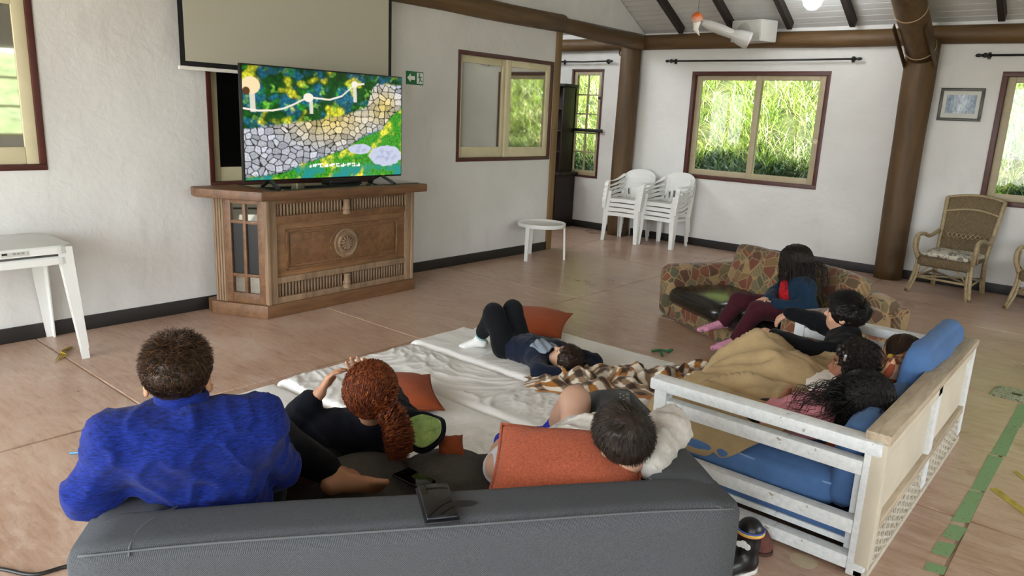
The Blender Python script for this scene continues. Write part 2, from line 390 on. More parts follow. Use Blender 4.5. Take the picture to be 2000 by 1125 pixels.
# log members
def log(name, a, b, r0, r1, mat, n=14, seed=0, knob=.012):
    P = np.linspace(a, b, 22); r = np.linspace(r0, r1, 22); P = P+np.stack([vnoise(P, 1.3, seed+i)*knob for i in range(3)], -1)
    V, F = tube_vf(P, r*(1+.03*vnoise(P, 3, seed)), n); return tag(obj(name, mesh_np(name, V, fixtris(F)), mat), kind='structure')
log('trim_1', (-5.6, 9.27, 2.69), (-2.2, 9.27, 2.675), .10, .095, M_LOGX, seed=1)
log('trim_2', (-2.2, 9.27, 2.675), (3.8, 9.27, 2.68), .095, .10, M_LOGX, seed=2)
log('trim_3', (XW+.02, YR, 2.69), (XW+.02, 7.38, 2.72), .10, .10, M_LOGY, seed=3)
log('trim_4', (XW+.0, 7.30, 2.71), (XW-.02, 9.25, 2.68), .085, .10, M_LOGY, seed=4)
log('trim_5', (-8.6, 9.25, 2.68), (-5.7, 9.25, 2.68), .09, .085, M_LOGX, seed=5)
log('trim_6', (-2.07, 9.19, -.01), (-2.08, 9.19, 2.62), .15, .165, M_LOGZ, 20, 6, .008)
log('trim_7', (-5.75, 9.2, -.01), (-5.76, 9.2, 2.66), .15, .14, M_LOGZ, 18, 7, .01)
tag(box2('trim_8', (XW-.14, 7.30, 0), (XW+.028, 7.395, 2.64), M_POST, None, .012, 3), kind='structure')
# inclined log of the roof truss with wire bindings, its foot on the log post
t6 = thing('roof_truss_log', 'thick brown log bound with wire running up the ceiling from the round post', 'log', (-2.07, 9.15, 2.45))
P = np.linspace((0, 0, 0), (-.05, -6.2, 6.2*SL+.02), 26); P[:, 2] += .02
V, F = tube_vf(P, .148, 18); obj('log', mesh_np('log', V, fixtris(F)), M_LOGY, t6)
for q in (.02, .115, .3):
    c = P[0]*(1-q)+P[-1]*q; T, N, B = frames(P); a = np.linspace(0, 2*PI, 25); ring = c+.152*(np.cos(a)[:, None]*N[0]+np.sin(a)[:, None]*B[0]); tube('wire_binding', ring, .006, plain('galvanised_wire', '#a58b6c', .5), t6, 6)
for s in (-1, 1):
    bar('strap_plate', (s*.15, -.02, -.10), (s*.15-.02, -.62, .24), .012, .07, M_LOG, t6)

# ================================================================ windows
def window_x(n, W, mats, panes, latch=True, depth=.06, frame=.04):
    """sliding window in the left wall, two sashes"""
    y0, y1, z0, z1 = W; w = tag(bpy.data.objects.new('window_%d' % n, None), kind='structure'); link(w); x = XW
    def F(nm, a0, b0, a1, b1, x0, x1, m, p=w, bev=.004): return box2(nm, (x0, a0, b0), (x1, a1, b1), m, p, bev)
    for a0, b0, a1, b1 in ((y0, z0, y1, z0+frame), (y0, z1-frame, y1, z1), (y0, z0+frame, y0+frame, z1-frame), (y1-frame, z0+frame, y1, z1-frame)): F('window_frame', a0, b0, a1, b1, x-.12, x+.008, M_FRAME)
    ym = (y0+y1)/2; st = .075
    for i, (a, b) in enumerate(((y0+frame, ym+.02), (ym-.02, y1-frame))):
        s = tag(bpy.data.objects.new('sash', None)); link(s, w); xo = -.045+(.035 if i else 0)
        for a0, b0, a1, b1 in ((a+st, z0+frame, b-st, z0+frame+st*1.5), (a+st, z1-frame-st, b-st, z1-frame), (a, z0+frame, a+st, z1-frame), (b-st, z0+frame, b, z1-frame)):
            F('sash_rail', a0, b0, a1, b1, x-.03+xo, x+xo, M_CREAM, s, .006)
        F('pane', a+st-.005, z0+frame+st*1.4, b-st+.005, z1-frame-st+.005, x-.02+xo, x-.014+xo, panes[i], s, 0)
    return w
window_x(1, WL, None, [M_MIRROR, M_MIRROR]); window_x(2, W2, None, [M_MIRROR, M_MIRROR]); window_x(3, WD, None, [M_DARKGLASS, M_DARKGLASS])
def window_y(n, W, grid=None, frame=.05, st=.075):
    x0, x1, z0, z1 = W; w = tag(bpy.data.objects.new('window_%d' % n, None), kind='structure'); link(w); y = YB
    def F(nm, a0, b0, a1, b1, yy0, yy1, m, p=w, bev=.004): return box2(nm, (a0, yy0, b0), (a1, yy1, b1), m, p, bev)
    for a0, b0, a1, b1 in ((x0, z0, x1, z0+frame), (x0, z1-frame, x1, z1), (x0, z0+frame, x0+frame, z1-frame), (x1-frame, z0+frame, x1, z1-frame)): F('window_frame', a0, b0, a1, b1, y-.012, y+.16, M_FRAME)
    if grid is None:
        xm = (x0+x1)/2+.02
        for i, (a, b) in enumerate(((x0+frame, xm+.04), (xm-.04, x1-frame))):
            s = bpy.data.objects.new('sash', None); link(s, w); yo = .05-(.035 if i else 0)
            for a0, b0, a1, b1 in ((a+st, z0+frame, b-st, z0+frame+st), (a+st, z1-frame-st*.8, b-st, z1-frame), (a, z0+frame, a+st, z1-frame), (b-st, z0+frame, b, z1-frame)):
                F('sash_rail', a0, b0, a1, b1, y+yo, y+yo+.03, M_CREAM2, s, .006)
            F('pane', a+st-.005, z0+frame+st-.005, b-st+.005, z1-frame-st*.8+.005, y+yo+.012, y+yo+.017, M_GLASS, s, 0)
            if i: lathe('finger_pull', [(.0, 0), (.028, 0), (.028, .006), (.018, .004), (.0, .003)], M_CREAM, s, 16, (b-st*.5, y+yo-.001, (z0+z1)/2-.12), (PI/2, 0, 0))
    else:
        nx, nz = grid; s = bpy.data.objects.new('sash', None); link(s, w); a, b, c, d = x0+frame, x1-frame, z0+frame, z1-frame; st = .06
        for a0, b0, a1, b1 in ((a+st, c, b-st, c+st*1.2), (a+st, d-st, b-st, d), (a, c, a+st, d), (b-st, c, b, d)): F('sash_rail', a0, b0, a1, b1, y+.02, y+.06, M_CREAM2, s, .005)
        a, b, c, d = a+st, b-st, c+st*1.2, d-st; mw = .022
        for i in range(1, nx): xx = a+(b-a)*i/nx; F('glazing_bar', xx-mw/2, c, xx+mw/2, d, y+.025, y+.055, M_CREAM2, s, .003)
        for j in range(1, nz): zz = c+(d-c)*j/nz; F('glazing_bar', a, zz-mw/2, b, zz+mw/2, y+.024, y+.056, M_CREAM2, s, .003)
        for i in range(nx):
            for j in range(nz): F('pane', a+(b-a)*i/nx, c+(d-c)*j/nz, a+(b-a)*(i+1)/nx, c+(d-c)*(j+1)/nz, y+.038, y+.042, M_GLASS, s, 0)
        box2('security_bar', (x0-.12, y-.055, 1.44), (x1+.06, y-.02, 1.49), M_BLACK, w, .006)
        box2('latch', (b+.01, y-.004, 1.92), (b+.05, y+.02, 1.96), M_BLACK, w, .006)
    return w
window_y(4, W3); window_y(5, WN, (2, 5), .03); window_y(6, WR)
for i, (nm, W) in enumerate((('n', W3), ('n', WN), ('n', WR))): portal(((W[0]+W[1])/2, YB+.2, (W[2]+W[3])/2), (W[1]-W[0], W[3]-W[2]), (0, -1, 0))
# curtain rods
def rod(x0, x1, z, label):
    t = thing('curtain_rod', label, 'curtain rod', ((x0+x1)/2, YB-.08, z), 0, 'black curtain rods above the back wall windows'); h = (x1-x0)/2
    tube('rod_tube', [(-h+.1, 0, 0), (0, 0, -.006), (h-.1, 0, 0)], .011, M_BLACK, t, 10)
    for s in (-1, 1):
        o = lathe('finial', [(.0, 0), (.012, .0), (.014, .015), (.024, .03), (.026, .045), (.014, .06), (.012, .075), (.018, .09), (.016, .115), (.0, .13)], M_BLACK, t, 12, (s*(h-.13), 0, 0), (0, s*PI/2, 0))
        tube('bracket', [(s*(h-.12), 0, 0), (s*(h-.12), .05, .0), (s*(h-.12), .075, 0)], [.014, .012, .026], M_BLACK, t, 8)
        box('wall_plate', (s*(h-.12), .072, 0), (.03, .012, .07), M_BLACK, t)
rod(-5.23, -2.70, 2.44, 'long black curtain rod above the wide sliding window in the back wall')
rod(-7.10, -6.07, 2.45, 'short black curtain rod above the narrow many-paned window')
rod(-1.59, .75, 2.46, 'black curtain rod at the right edge of the photo, right of the log post')

# ================================================================ outside: grass bank
def bank(x, y): return .62+np.maximum(0, y-10.45)*1.12+.10*np.sin(x*1.3+y*.7)+.05*np.sin(x*3.1-y*2)
def terr(u, v): X = -14+u*24; Y = 10.4+v*7; return X, Y, bank(X, Y)
t = NT('bank_soil'); t.set(t.ramp(t.noise(t.geo(), 5, 5), [(.3, '#2c3318'), (.7, '#565a2c')]), .95)
tag(gridsurf('ground_bank', terr, 60, 30, t.m), kind='structure')
tag(box2('ground_yard', (-14, 9.6, -.5), (10, 10.5, .55), plain('dark_stone_kerb', '#3d3f3a', .9, .4, 6), None, .03), kind='structure')
tag(obj('ground_outside', mesh_np('ground_outside', [(-60, -60, -.32), (60, -60, -.32), (60, 9.6, -.32), (-60, 9.6, -.32)], [(0, 1, 2, 3)], False), plain('pale_bounce_ground', '#b5afa6', .9, .2, 1)), kind='structure')  # unseen ground, made pale and neutral so it bounces untinted daylight indoors
def blades(name, n, x0, x1, y0, y1, lmin, lmax, w, cols, seed, lean=.55, label=None, cat=None):
    r = np.random.default_rng(seed); nc = n//14; cx = r.uniform(x0, x1, nc); cy = y0+(y1-y0)*r.uniform(0, 1, nc)**1.15; ci = r.integers(0, nc, n)
    bx = cx[ci]+r.normal(0, .06, n); by = cy[ci]+r.normal(0, .06, n); bz = bank(bx, by)-.02
    L = r.uniform(lmin, lmax, n); az = r.uniform(0, 2*PI, n); ln = np.abs(r.normal(lean, .3, n)); ln = np.clip(ln, 0, 1.15); d = np.stack([np.cos(az), np.sin(az)*.8-.2], -1); s = np.stack([-np.sin(az), np.cos(az)], -1)
    T = np.array([0, .35, .7, 1.0]); V = np.zeros((n, 7, 3)); b = np.stack([bx, by, bz], -1)
    for k, t_ in enumerate(T):
        c = b.copy(); c[:, :2] += d*(L*ln*t_**1.6)[:, None]; c[:, 2] += L*t_*(1-.45*ln*t_)
        ww = w*(1-t_)**.7*(1+.3*r.random(n))
        if k < 3:
            V[:, 2*k] = c; V[:, 2*k+1] = c; V[:, 2*k, :2] -= s*ww[:, None]; V[:, 2*k+1, :2] += s*ww[:, None]
        else: V[:, 6] = c
    o = np.arange(n)[:, None]*7; Fq = np.concatenate([o+np.array([[0, 1, 3, 2]]), o+np.array([[2, 3, 5, 4]]), o+np.array([[4, 5, 6, 6]])])
    tri = np.concatenate([o+np.array([[0, 1, 3]]), o+np.array([[0, 3, 2]]), o+np.array([[2, 3, 5]]), o+np.array([[2, 5, 4]]), o+np.array([[4, 5, 6]])])
    me = mesh_np(name, V.reshape(-1, 3), tri, False); pal = np.array([lin(c) for c in cols]); cc = pal[(ci*7+r.integers(0, 3, n)) % len(pal)]*r.uniform(.75, 1.2, n)[:, None]
    setcolor(me, np.repeat(cc, 7, 0)); g = obj(name, me, attr_mat('grass_blades', .7)); return tag(g, label, cat, None, 'stuff')
blades('grass', 44000, -11, 2.2, 10.75, 14.6, .22, .52, .0062, ['#a9c048', '#7f9f38', '#cfcf95', '#6f9030', '#b9b27c', '#8fa845', '#d9d8b8', '#9ab945', '#55702c'], 3, .95, 'tall yellow-green grass covering the bank outside the windows', 'grass')
blades('low_leafy_plants', 9000, -10, 2.2, 10.45, 10.8, .10, .26, .02, ['#3d5a3a', '#5d7a55', '#2f4430', '#8fa58c', '#4a6b3c'], 5, .9, 'dark leafy low plants along the foot of the grass bank', 'plants')

def terr2(u, v): Y = -14+v*26; X = 6.2+u*8; return X, Y, -.2+np.maximum(0, X-6.2)*.35+.2*np.sin(Y*.9+X)
gb = gridsurf('ground_bank_side', terr2, 24, 50, plain('side_bank_green', '#5f6a48', .95, .45, 3)); tag(gb, kind='structure')
w7 = tag(bpy.data.objects.new('window_7', None), kind='structure'); link(w7)
for y in (3.0, 3.85, 4.7, 5.55, 6.36): box2('window_frame', (XR, y, .9), (XR+.06, y+.05, 2.4), M_CREAM, w7)
for z in (.9, 1.38, 1.86, 2.35): box2('window_rail', (XR+.01, 3.05, z), (XR+.05, 6.36, z+.045), M_CREAM, w7)
# ================================================================ bar counter under the television
M_PINE = wood('aged_pine_wood', '#5d4028', '#946c47', (.35, .35, 2.2), .55, 12, .3)
M_PINEH = wood('aged_pine_wood_long', '#4e3320', '#87603d', (2.0, .25, 2.0), .5, 11, .3)
M_PINEG = wood('greyed_pine_wood', '#66503a', '#a08468', (2, 2, .3), .65, 12, .35)
FL = Vector((-5.05, 3.06, 0)); FR = Vector((-5.09, 4.56, 0)); LL = Vector((-5.46, 2.85, 0))
bc = thing('bar_counter', 'carved pine bar counter with rosette panel standing under the television', 'counter', (0, 0, 0))
prism('plinth', [(-5.02, 3.025), (-5.06, 4.60), (-5.57, 4.60), (-5.57, 2.83), (-5.455, 2.80)], 0, .105, M_PINEH, bc, .006)
prism('body', [(FL.x-.03, FL.y+.015), (FR.x-.03, FR.y), (-5.56, 4.56), (-5.56, 2.90), (LL.x-.01, LL.y+.03)], .105, .93, M_PINE, bc, .003)
prism('counter_top', [(-4.985, 2.985), (-4.945, 4.63), (-5.59, 4.63), (-5.59, 2.74), (-5.46, 2.715)], .93, 1.0, M_PINEH, bc, .01)
obj('glass_top', boxmesh((.5, 1.5, .006), .001), M_DARKGLASS if False else plain('glass_sheet', '#30332c', .05), bc, (-5.28, 3.85, 1.003))
fa = math.atan2(FR.y-FL.y, FR.x-FL.x); FW = (FR-FL).length
fp = bpy.data.objects.new('front_panel', None); link(fp, bc); fp.location = (FL.x, FL.y, 0); fp.rotation_euler = (0, 0, fa)
# in front_panel space: x along the face, -y outward, z up
def fb(nm, x0, x1, z0, z1, d0, d1, m=M_PINE, bev=.004, p=fp): return box2(nm, (x0, -d1, z0), (x1, -d0, z1), m, p, bev)
fb('stile', 0, .075, .105, .93, -.03, .015, M_PINEG); fb('stile', FW-.075, FW, .105, .93, -.03, .015, M_PINEG)
fb('corner_bead', -.022, .012, .105, .93, -.02, .03, M_PINEG, .012); fb('corner_bead', FW-.01, FW+.02, .105, .93, -.02, .028, M_PINEG, .012)
for z0, z1 in ((.105, .155), (.265, .315), (.74, .80), (.895, .93)): fb('rail', .075, FW-.075, z0, z1, -.03, .012, M_PINEH if z0 > .5 else M_PINEG)
fb('panel_field', .075, FW-.075, .315, .74, -.03, -.004, M_PINE)
for a0, a1, b0, b1 in ((.16, FW-.16, .36, .385), (.16, FW-.16, .665, .69), (.16, .185, .36, .69), (FW-.185, FW-.16, .36, .69)): fb('panel_moulding', a0, a1, b0, b1, -.006, .012, M_PINEH, .008)
fb('raised_panel', .20, FW-.20, .40, .65, -.01, .005, M_PINEH, .01)
for z0, z1 in ((.80, .895), (.155, .265)):
    me = None; n = 44; mid = FW/2
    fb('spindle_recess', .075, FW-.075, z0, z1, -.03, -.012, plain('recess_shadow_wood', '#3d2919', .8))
    me = tube_vf(np.linspace((0, 0, z0-.004), (0, 0, z1+.004), 2), .0108, 8); me = mesh_np('spindle', me[0], fixtris(me[1])); me.materials.append(M_PINEG)
    for i in range(n):
        x = .10+(FW-.20)*i/(n-1)
        if abs(x-mid) < .035: continue
        obj('spindle', me, None, fp, (x, .008, 0))
    zc = (z0+z1)/2
    lathe('finial', [(.0, -.075), (.034, -.075), (.038, -.06), (.030, -.045), (.036, -.03), (.026, -.01), (.024, .03), (.030, .04), (.026, .05), (.0, .056)], M_PINEG, fp, 18, (mid, -.012, zc))
ro = bpy.data.objects.new('rosette', None); link(ro, fp); ro.location = (FW/2, -.004, .525); ro.rotation_euler = (PI/2, 0, 0)
lathe('rosette_disc', [(.0, 0), (.125, 0), (.125, .006), (.112, .010), (.105, .004), (.085, .004), (.078, .016), (.068, .018), (.060, .008), (.04, .008), (.034, .02), (.018, .024), (.0, .016)], M_PINEG, ro, 36)
for i in range(12):
    a = 2*PI*i/12; tube('petal', [(.02*math.cos(a), .02*math.sin(a), .018), (.045*math.cos(a), .045*math.sin(a), .022), (.062*math.cos(a), .062*math.sin(a), .012)], [.004, .010, .004], M_PINEG, ro, 6)
for q in range(4):
    a = np.linspace(q*PI/2+.15, q*PI/2+PI/2-.15, 9); tube('carved_arc', np.stack([.16*np.cos(a), .125*np.sin(a), a*0], -1), .005, M_PINEH, ro, 6)
# glazed slanted end with six panes and a fluted pilaster
sa = math.atan2(FL.y-LL.y, FL.x-LL.x); SW = (FL-LL).length
sp = bpy.data.objects.new('side_panel', None); link(sp, bc); sp.location = (LL.x, LL.y, 0); sp.rotation_euler = (0, 0, sa)
def sb(nm, *a, m=M_PINE, bev=.004): return fb(nm, *a, m, bev, sp)
sb('pilaster', 0, .10, .105, .93, -.03, .012, m=M_PINEG)
for i in range(4): sb('flute', .012+i*.023, .026+i*.023, .105, .93, .008, .02, m=M_PINEG, bev=.006)
x0, x1 = .12, SW-.03; zs = [.18, .35, .72, .88]
sb('door_stile', .10, .155, .105, .93, -.02, .012, m=M_PINEH); sb('door_stile', SW-.075, SW-.012, .105, .93, -.02, .012, m=M_PINEH)
a0, a1 = .155, SW-.075; am = (a0+a1)/2
for z0, z1 in ((.105, .185), (.315, .34), (.735, .76), (.89, .93)): sb('door_rail', a0, a1, z0, z1, -.02, .010, m=M_PINEH)
sb('door_bar', am-.013, am+.013, .185, .89, -.02, .012, m=M_PINEH)
for i, (p, q) in enumerate(((a0, am-.013), (am+.013, a1))):
    for j, (z0, z1) in enumerate(((.185, .315), (.34, .735), (.76, .89))):
        sb('pane', p, q, z0, z1, -.014, -.008, m=(M_DARKGLASS if (i == 0 and j == 1) else M_MIRROR), bev=0)

# ================================================================ television
def paint_tv(nx=352, ny=198):
    x, y = np.meshgrid(np.linspace(0, 1, nx), np.linspace(0, 1, ny)); r = np.random.default_rng(4)   # y from the top
    def worley(sx, sy, seed, jit=.9):
        rr = np.random.default_rng(seed); gx, gy = int(sx)+3, int(sy)+3; px = rr.random((gy, gx))*jit; py = rr.random((gy, gx))*jit; pid = rr.random((gy, gx))
        X = x*sx+1; Y = y*sy+1; ix = X.astype(int); iy = Y.astype(int); d1 = np.full(x.shape, 9.); d2 = d1.copy(); cid = d1.copy()
        for a in (-1, 0, 1):
            for b in (-1, 0, 1):
                cx = np.clip(ix+a, 0, gx-1); cy = np.clip(iy+b, 0, gy-1); d = (cx+px[cy, cx]-X)**2+(cy+py[cy, cx]-Y)**2
                n = d < d1; d2 = np.where(n, d1, np.minimum(d2, d)); cid = np.where(n, pid[cy, cx], cid); d1 = np.where(n, d, d1)
        return np.sqrt(d1), np.sqrt(d2), cid
    def sn(f, s): P_ = np.stack([x, y*.56, x*0], -1); return (vnoise(P_, f*2.2, s)+.6*vnoise(P_, f*6, s+2))/1.3
    def L(*c): return np.array(lin(c[0]))
    def put(C, m, col): C[:] = C*(1-m[..., None])+np.asarray(col)*m[..., None]
    def sm(a, b, v): t = np.clip((v-a)/(b-a), 0, 1); return t*t*(3-2*t)
    C = np.zeros((*x.shape, 3)); d1, d2, ci = worley(60, 34, 1)
    g1, g2, g3, g4 = L('#0f4a12'), L('#2f9a2a'), L('#d9d832'), L('#1d6f8a')
    b = sn(7, 1); C[:] = g1; put(C, sm(-.1, .5, b), g2); put(C, sm(.1, .6, sn(9, 5)), g4*.8); put(C, .85*sm(.15, .6, sn(8, 3)-.25*np.abs(y-.35)), g3); put(C, .5*sm(.3, .6, sn(17, 9)), L('#8fd04a'))
    C *= (.55+.9*(1-np.clip(d1*1.4, 0, 1)))[..., None]*(.7+.6*ci)[..., None]; C *= np.where(y < .12, .5+y*4, 1)[..., None]
    top = np.interp(x[0], [0, .2, .4, .6, .75, .79, .82, 1], [.55, .5, .46, .4, .31, .12, .08, .08]); bot = np.interp(x[0], [0, .2, .33, .46, .6, .72, .86, .93, 1], [.97, .94, .86, .79, .72, .60, .52, .38, .30])
    m = sm(-.012, .012, y-top[None]+.012*sn(60, 2))*sm(-.012, .012, bot[None]-y+.015*sn(50, 4))
    d1, d2, ci = worley(24, 17, 9, .85); e = sm(.06, .16, d2-d1); warm = np.clip(1-np.hypot((x-.5)/.38, (y-.45)/.3), 0, 1)+np.clip(1-np.hypot((x-.87)/.15, (y-.3)/.25), 0, 1)
    st = (L('#c9ccd6')*(1-np.clip(warm, 0, 1))[..., None]+L('#f3d873')*np.clip(warm, 0, 1)[..., None])*(.55+.7*ci)[..., None]*(.8+.3*sn(90, 6))[..., None]; st = st*e[..., None]+L('#2b2a22')*(1-e)[..., None]; C[:] = C*(1-m[..., None])+st*m[..., None]
    low = sm(0, .03, y-bot[None]); d1, d2, ci = worley(70, 40, 12); gr = L('#3f9a24')[None, None]*(1-sm(-.2, .5, sn(9, 11)))[..., None]+L('#f0ea4a')*sm(-.2, .5, sn(9, 11))[..., None]
    gr = gr*(.5+.9*(1-np.clip(d1*1.3, 0, 1)))[..., None]; put(gr, sm(.0, .5, sn(8, 15))*sm(.85, .95, y), L('#1f8f8a')); C[:] = C*(1-low[..., None])+gr*low[..., None]
    for cx, cy, rx, ry in ((.885, .80, .115, .10), (.70, .73, .075, .05)):
        q = np.hypot((x-cx)/rx, (y-cy)/ry)+.12*sn(30, 21); put(C, sm(1.05, .95, q), L('#c4cbe0')*1.0); put(C, sm(1.0, .3, q)*sm(-.2, .5, sn(40, 8))*.6, L('#8a93b8'))
    pale = L('#efe9d8')
    for cx, y0, y1, w in ((.385, .28, .40, .012), (.665, .10, .27, .013), (.05, .20, .40, .016)): put(C, sm(w, w*.8, np.abs(x-cx-.02*(y-y0)))*((y > y0) & (y < y1)), pale*.8)
    put(C, sm(1.05, .95, np.hypot((x-.37)/.03, (y-.25)/.04)), pale); put(C, sm(1.05, .95, np.hypot((x-.665)/.022, (y-.10)/.03)), pale)
    q = np.hypot((x-.045)/.05, (y-.17)/.075); put(C, sm(1.05, .95, q), L('#f2dcae')*1.0); put(C, sm(1.1, .9, np.hypot((x-.02)/.02, (y-.22)/.035)), L('#5a3a22'))
    rp = np.interp(x[0], [0, .08, .16, .22, .28, .34, .40, .5, .58, .66, .72], [.37, .385, .38, .36, .32, .27, .25, .26, .22, .11, .09])
    put(C, sm(.010, .006, np.abs(y-rp[None]))*(x < .73), pale)
    # unreadable subtitle line of white letters
    lt = (np.abs(y-.885) < .018) & (x > .37) & (x < .70); gl = np.sin(x*420)+np.sin(x*173+1)+1.2*np.sin(y*160+x*60); put(C, (lt & (gl > .1)).astype(float), (1, 1, 1))
    return np.clip(C*1.15, 0, 1.4)
tv = thing('television', 'large flat television showing a garden path, on the pine counter', 'television', (-5.12, 3.70, 1.0))
TW, TH = 1.545, .862
box('screen_body', (-.02, 0, .495), (.035, TW, TH), plain('tv_black_plastic', '#0b0b0c', .35), tv, None, .006)
box('rear_housing', (-.055, 0, .40), (.05, TW*.8, TH*.6), plain('tv_black_plastic', '#0b0b0c', .35), tv, None, .015)
C = paint_tv(); ny, nx = C.shape[:2]; yy, zz = np.meshgrid(np.linspace(-TW/2+.010, TW/2-.010, nx), np.linspace(TH/2-.010, -TH/2+.014, ny))
i = np.arange(ny-1)[:, None]*nx; j = np.arange(nx-1)[None]; F = np.stack([i+j, i+nx+j, i+nx+j+1, i+j+1], -1).reshape(-1, 4)
me = mesh_np('picture', np.stack([yy*0, yy, zz], -1).reshape(-1, 3), F, False); setcolor(me, C.reshape(-1, 3)); obj('picture', me, attr_mat('tv_picture_light', emit=.95/2**EXPO), tv, (.0005, 0, .495))
for s in (-1, 1):
    f = bpy.data.objects.new('foot', None); link(f, tv); f.location = (0, s*.55, 0)
    bar('foot_bar', (-.02, 0, .075), (.14, s*.02, .012), .03, .018, M_BLACK, f); bar('foot_bar', (-.02, 0, .075), (-.16, -s*.02, .012), .03, .018, M_BLACK, f)
box('media_player', (-5.30, 3.95, 1.022), (.12, .34, .03), plain('tv_black_plastic', '#0b0b0c', .35)); tag(bpy.data.objects['media_player'], 'slim black box lying on the counter under the television', 'media player')

# ================================================================ wall things
ps = thing('projection_screen', 'pulled-down projection screen with black border hanging above the television', 'projection screen', (-5.485, 3.66, 1.86))
SWd = 1.985; box('fabric', (0, 0, .70), (.004, SWd, 1.34), plain('screen_black_border', '#0a0a0a', .7), ps, None, 0)
box('viewing_surface', (.0035, 0, .72), (.002, SWd-.075, 1.31), plain('screen_grey_white', '#b4b0a0', .8), ps, None, 0)
box('bottom_bar', (0, 0, .015), (.022, SWd+.03, .026), plain('screen_white_metal', '#d8d6ce', .4), ps); box('case', (-.005, 0, 1.42), (.08, SWd+.1, .09), plain('screen_white_metal', '#d8d6ce', .4), ps, None, .02)
ex = thing('exit_sign', 'green exit sign with left arrow and running figure on the wall', 'sign', (XW+.004, 5.06, 1.951))
GR = plain('sign_green', '#0f6b3c', .4); WH = plain('sign_white', '#e8efe6', .5)
box('plate', (0, 0, 0), (.004, .225, .125), GR, ex, None, .001)
def flat(nm, pts, m, x=.003):
    P = [(x, a, b) for a, b in pts]; return obj(nm, mesh_np(nm, P, [list(range(len(P)))], False), m, ex)
flat('arrow', [(-.10, 0), (-.055, .042), (-.055, .018), (0.0, .018), (0.0, -.018), (-.055, -.018), (-.055, -.042)], WH)
flat('door_field', [(.025, -.05), (.105, -.05), (.105, .052), (.025, .052)], WH)
o = lathe('running_figure', [(.0, 0), (.010, 0), (.010, .001), (.0, .001)], GR, ex, 12, (.004, .058, .038), (0, PI/2, 0))
for pts in ([(.050, .025), (.066, .025), (.074, -.008), (.060, -.010)], [(.060, -.006), (.074, -.006), (.070, -.022), (.054, -.044), (.047, -.040), (.058, -.022)], [(.064, -.004), (.076, -.008), (.090, -.024), (.100, -.020), (.098, -.034), (.084, -.032)],
            [(.050, .024), (.040, .010), (.033, .004), (.037, -.001), (.046, .006), (.056, .018)], [(.064, .024), (.080, .014), (.090, .018), (.091, .012), (.079, .006), (.064, .014)]): flat('running_figure', pts, GR, .0045)
pf = thing('framed_picture', 'small framed photograph of a blue waterfall right of the round log post', 'picture', (-1.653, YB-.012, 1.962))
PW, PH = .415, .342; m = plain('dark_bronze_frame', '#2f2a20', .4, .3, 40)
for a, b, c, d in ((-PW/2, -PH/2, PW/2, -PH/2+.03), (-PW/2, PH/2-.03, PW/2, PH/2), (-PW/2, -PH/2+.03, -PW/2+.03, PH/2-.03), (PW/2-.03, -PH/2+.03, PW/2, PH/2-.03)): box2('frame_side', (a, -.012, b), (c, .012, d), m, pf, .004)
box('mat_board', (0, .004, 0), (PW-.05, .004, PH-.05), plain('mat_board', '#c8c8c0', .8), pf, None, 0)
t = NT('waterfall_print'); v = t.coord('Object'); n1 = t.noise(t.coord('Object', (14, 1, 5)), 3, 5, .7); n2 = t.noise(v, 30, 4)
sep = t.n('ShaderNodeSeparateXYZ', {0: v}); fall = t.math('SUBTRACT', 1.0, t.math('MULTIPLY', t.math('ABSOLUTE', t.math('ADD', sep.outputs[0], -.01)), 9))
c = t.ramp(t.math('ADD', t.math('MULTIPLY', n2, .6), t.math('MULTIPLY', n1, .4)), [(.35, '#22303c'), (.52, '#5d7388'), (.7, '#a9b8c6')]); c = t.mix(t.math('MULTIPLY', t.math('MAXIMUM', fall, 0), t.ramp(n1, [(.35, 0.0), (.6, .95)])), c, '#d5dfe8'); t.set(c, .35)
box('photograph', (0, .0005, .004), (PW-.135, .004, PH-.15), t.m, pf, None, 0)
hk = thing('wall_hook', 'small dark iron hook under the beam beside the corner log post', 'hook', (-5.95, YB-.03, 2.55)); tube('hook', [(0, 0, .06), (-.03, -.02, .05), (-.035, -.03, 0), (0, -.035, -.03), (.03, -.03, .0), (.03, -.03, .05)], .009, M_BLACK, hk, 8, res=24); box('back_plate', (0, .02, .04), (.05, .02, .06), M_BLACK, hk)

# ceiling things
sk = thing('loudspeaker', 'white wedge-shaped loudspeaker fixed to the beam above the wide window', 'loudspeaker', (-3.92, 9.02, 2.75), math.radians(-8))
M_SPK = plain('white_speaker_plastic', '#bcbab3', .5)
pr_ = [(-.235, -.14), (.17, -.14), (.24, .10), (-.17, .10)]
prism('cabinet', pr_, -.125, .125, M_SPK, sk, .012); box('grille', (-.03, -.141, 0), (.37, .008, .215), plain('speaker_grille', '#b4b2aa', .8, .1, 200, .3, 400), sk, None, .003)
box('bracket', (0, .16, .02), (.06, .14, .03), M_BLACK, sk); lathe('cone_ring', [(.0, 0), (.085, 0), (.09, .004), (.08, .007), (.0, .004)], plain('speaker_cone_grey', '#9c9a93', .7), sk, 24, (-.06, -.146, 0), (PI/2, 0, 0))
hb = thing('hanging_bird_ornament', 'orange and white plastic-bottle bird hanging on a string below the ceiling', 'ornament', (-4.26, 8.18, 2.80))
V0 = np.array([.38, .27, -.16]); tube('string', [(0, 0, .05), (.05, -.1, .55)], .002, M_BLACK, hb, 4)
P = np.stack([V0*q for q in (-.14, -.08, 0, .07, .12)]); o = tube('head', P+[[0, 0, .02]], [.02, .06, .07, .05, .02], None, hb, 14, res=18)
me = o.data; n = len(me.vertices); cv = np.empty(n*3, np.float32); me.vertices.foreach_get('co', cv); z = cv.reshape(-1, 3)[:, 2]; k = np.clip((z+.06)/.10, 0, 1)[:, None]; setcolor(me, np.array(lin('#e8e2d6'))*(1-k)+np.array(lin('#d9681f'))*k); me.materials.append(attr_mat('bird_paint', .5))
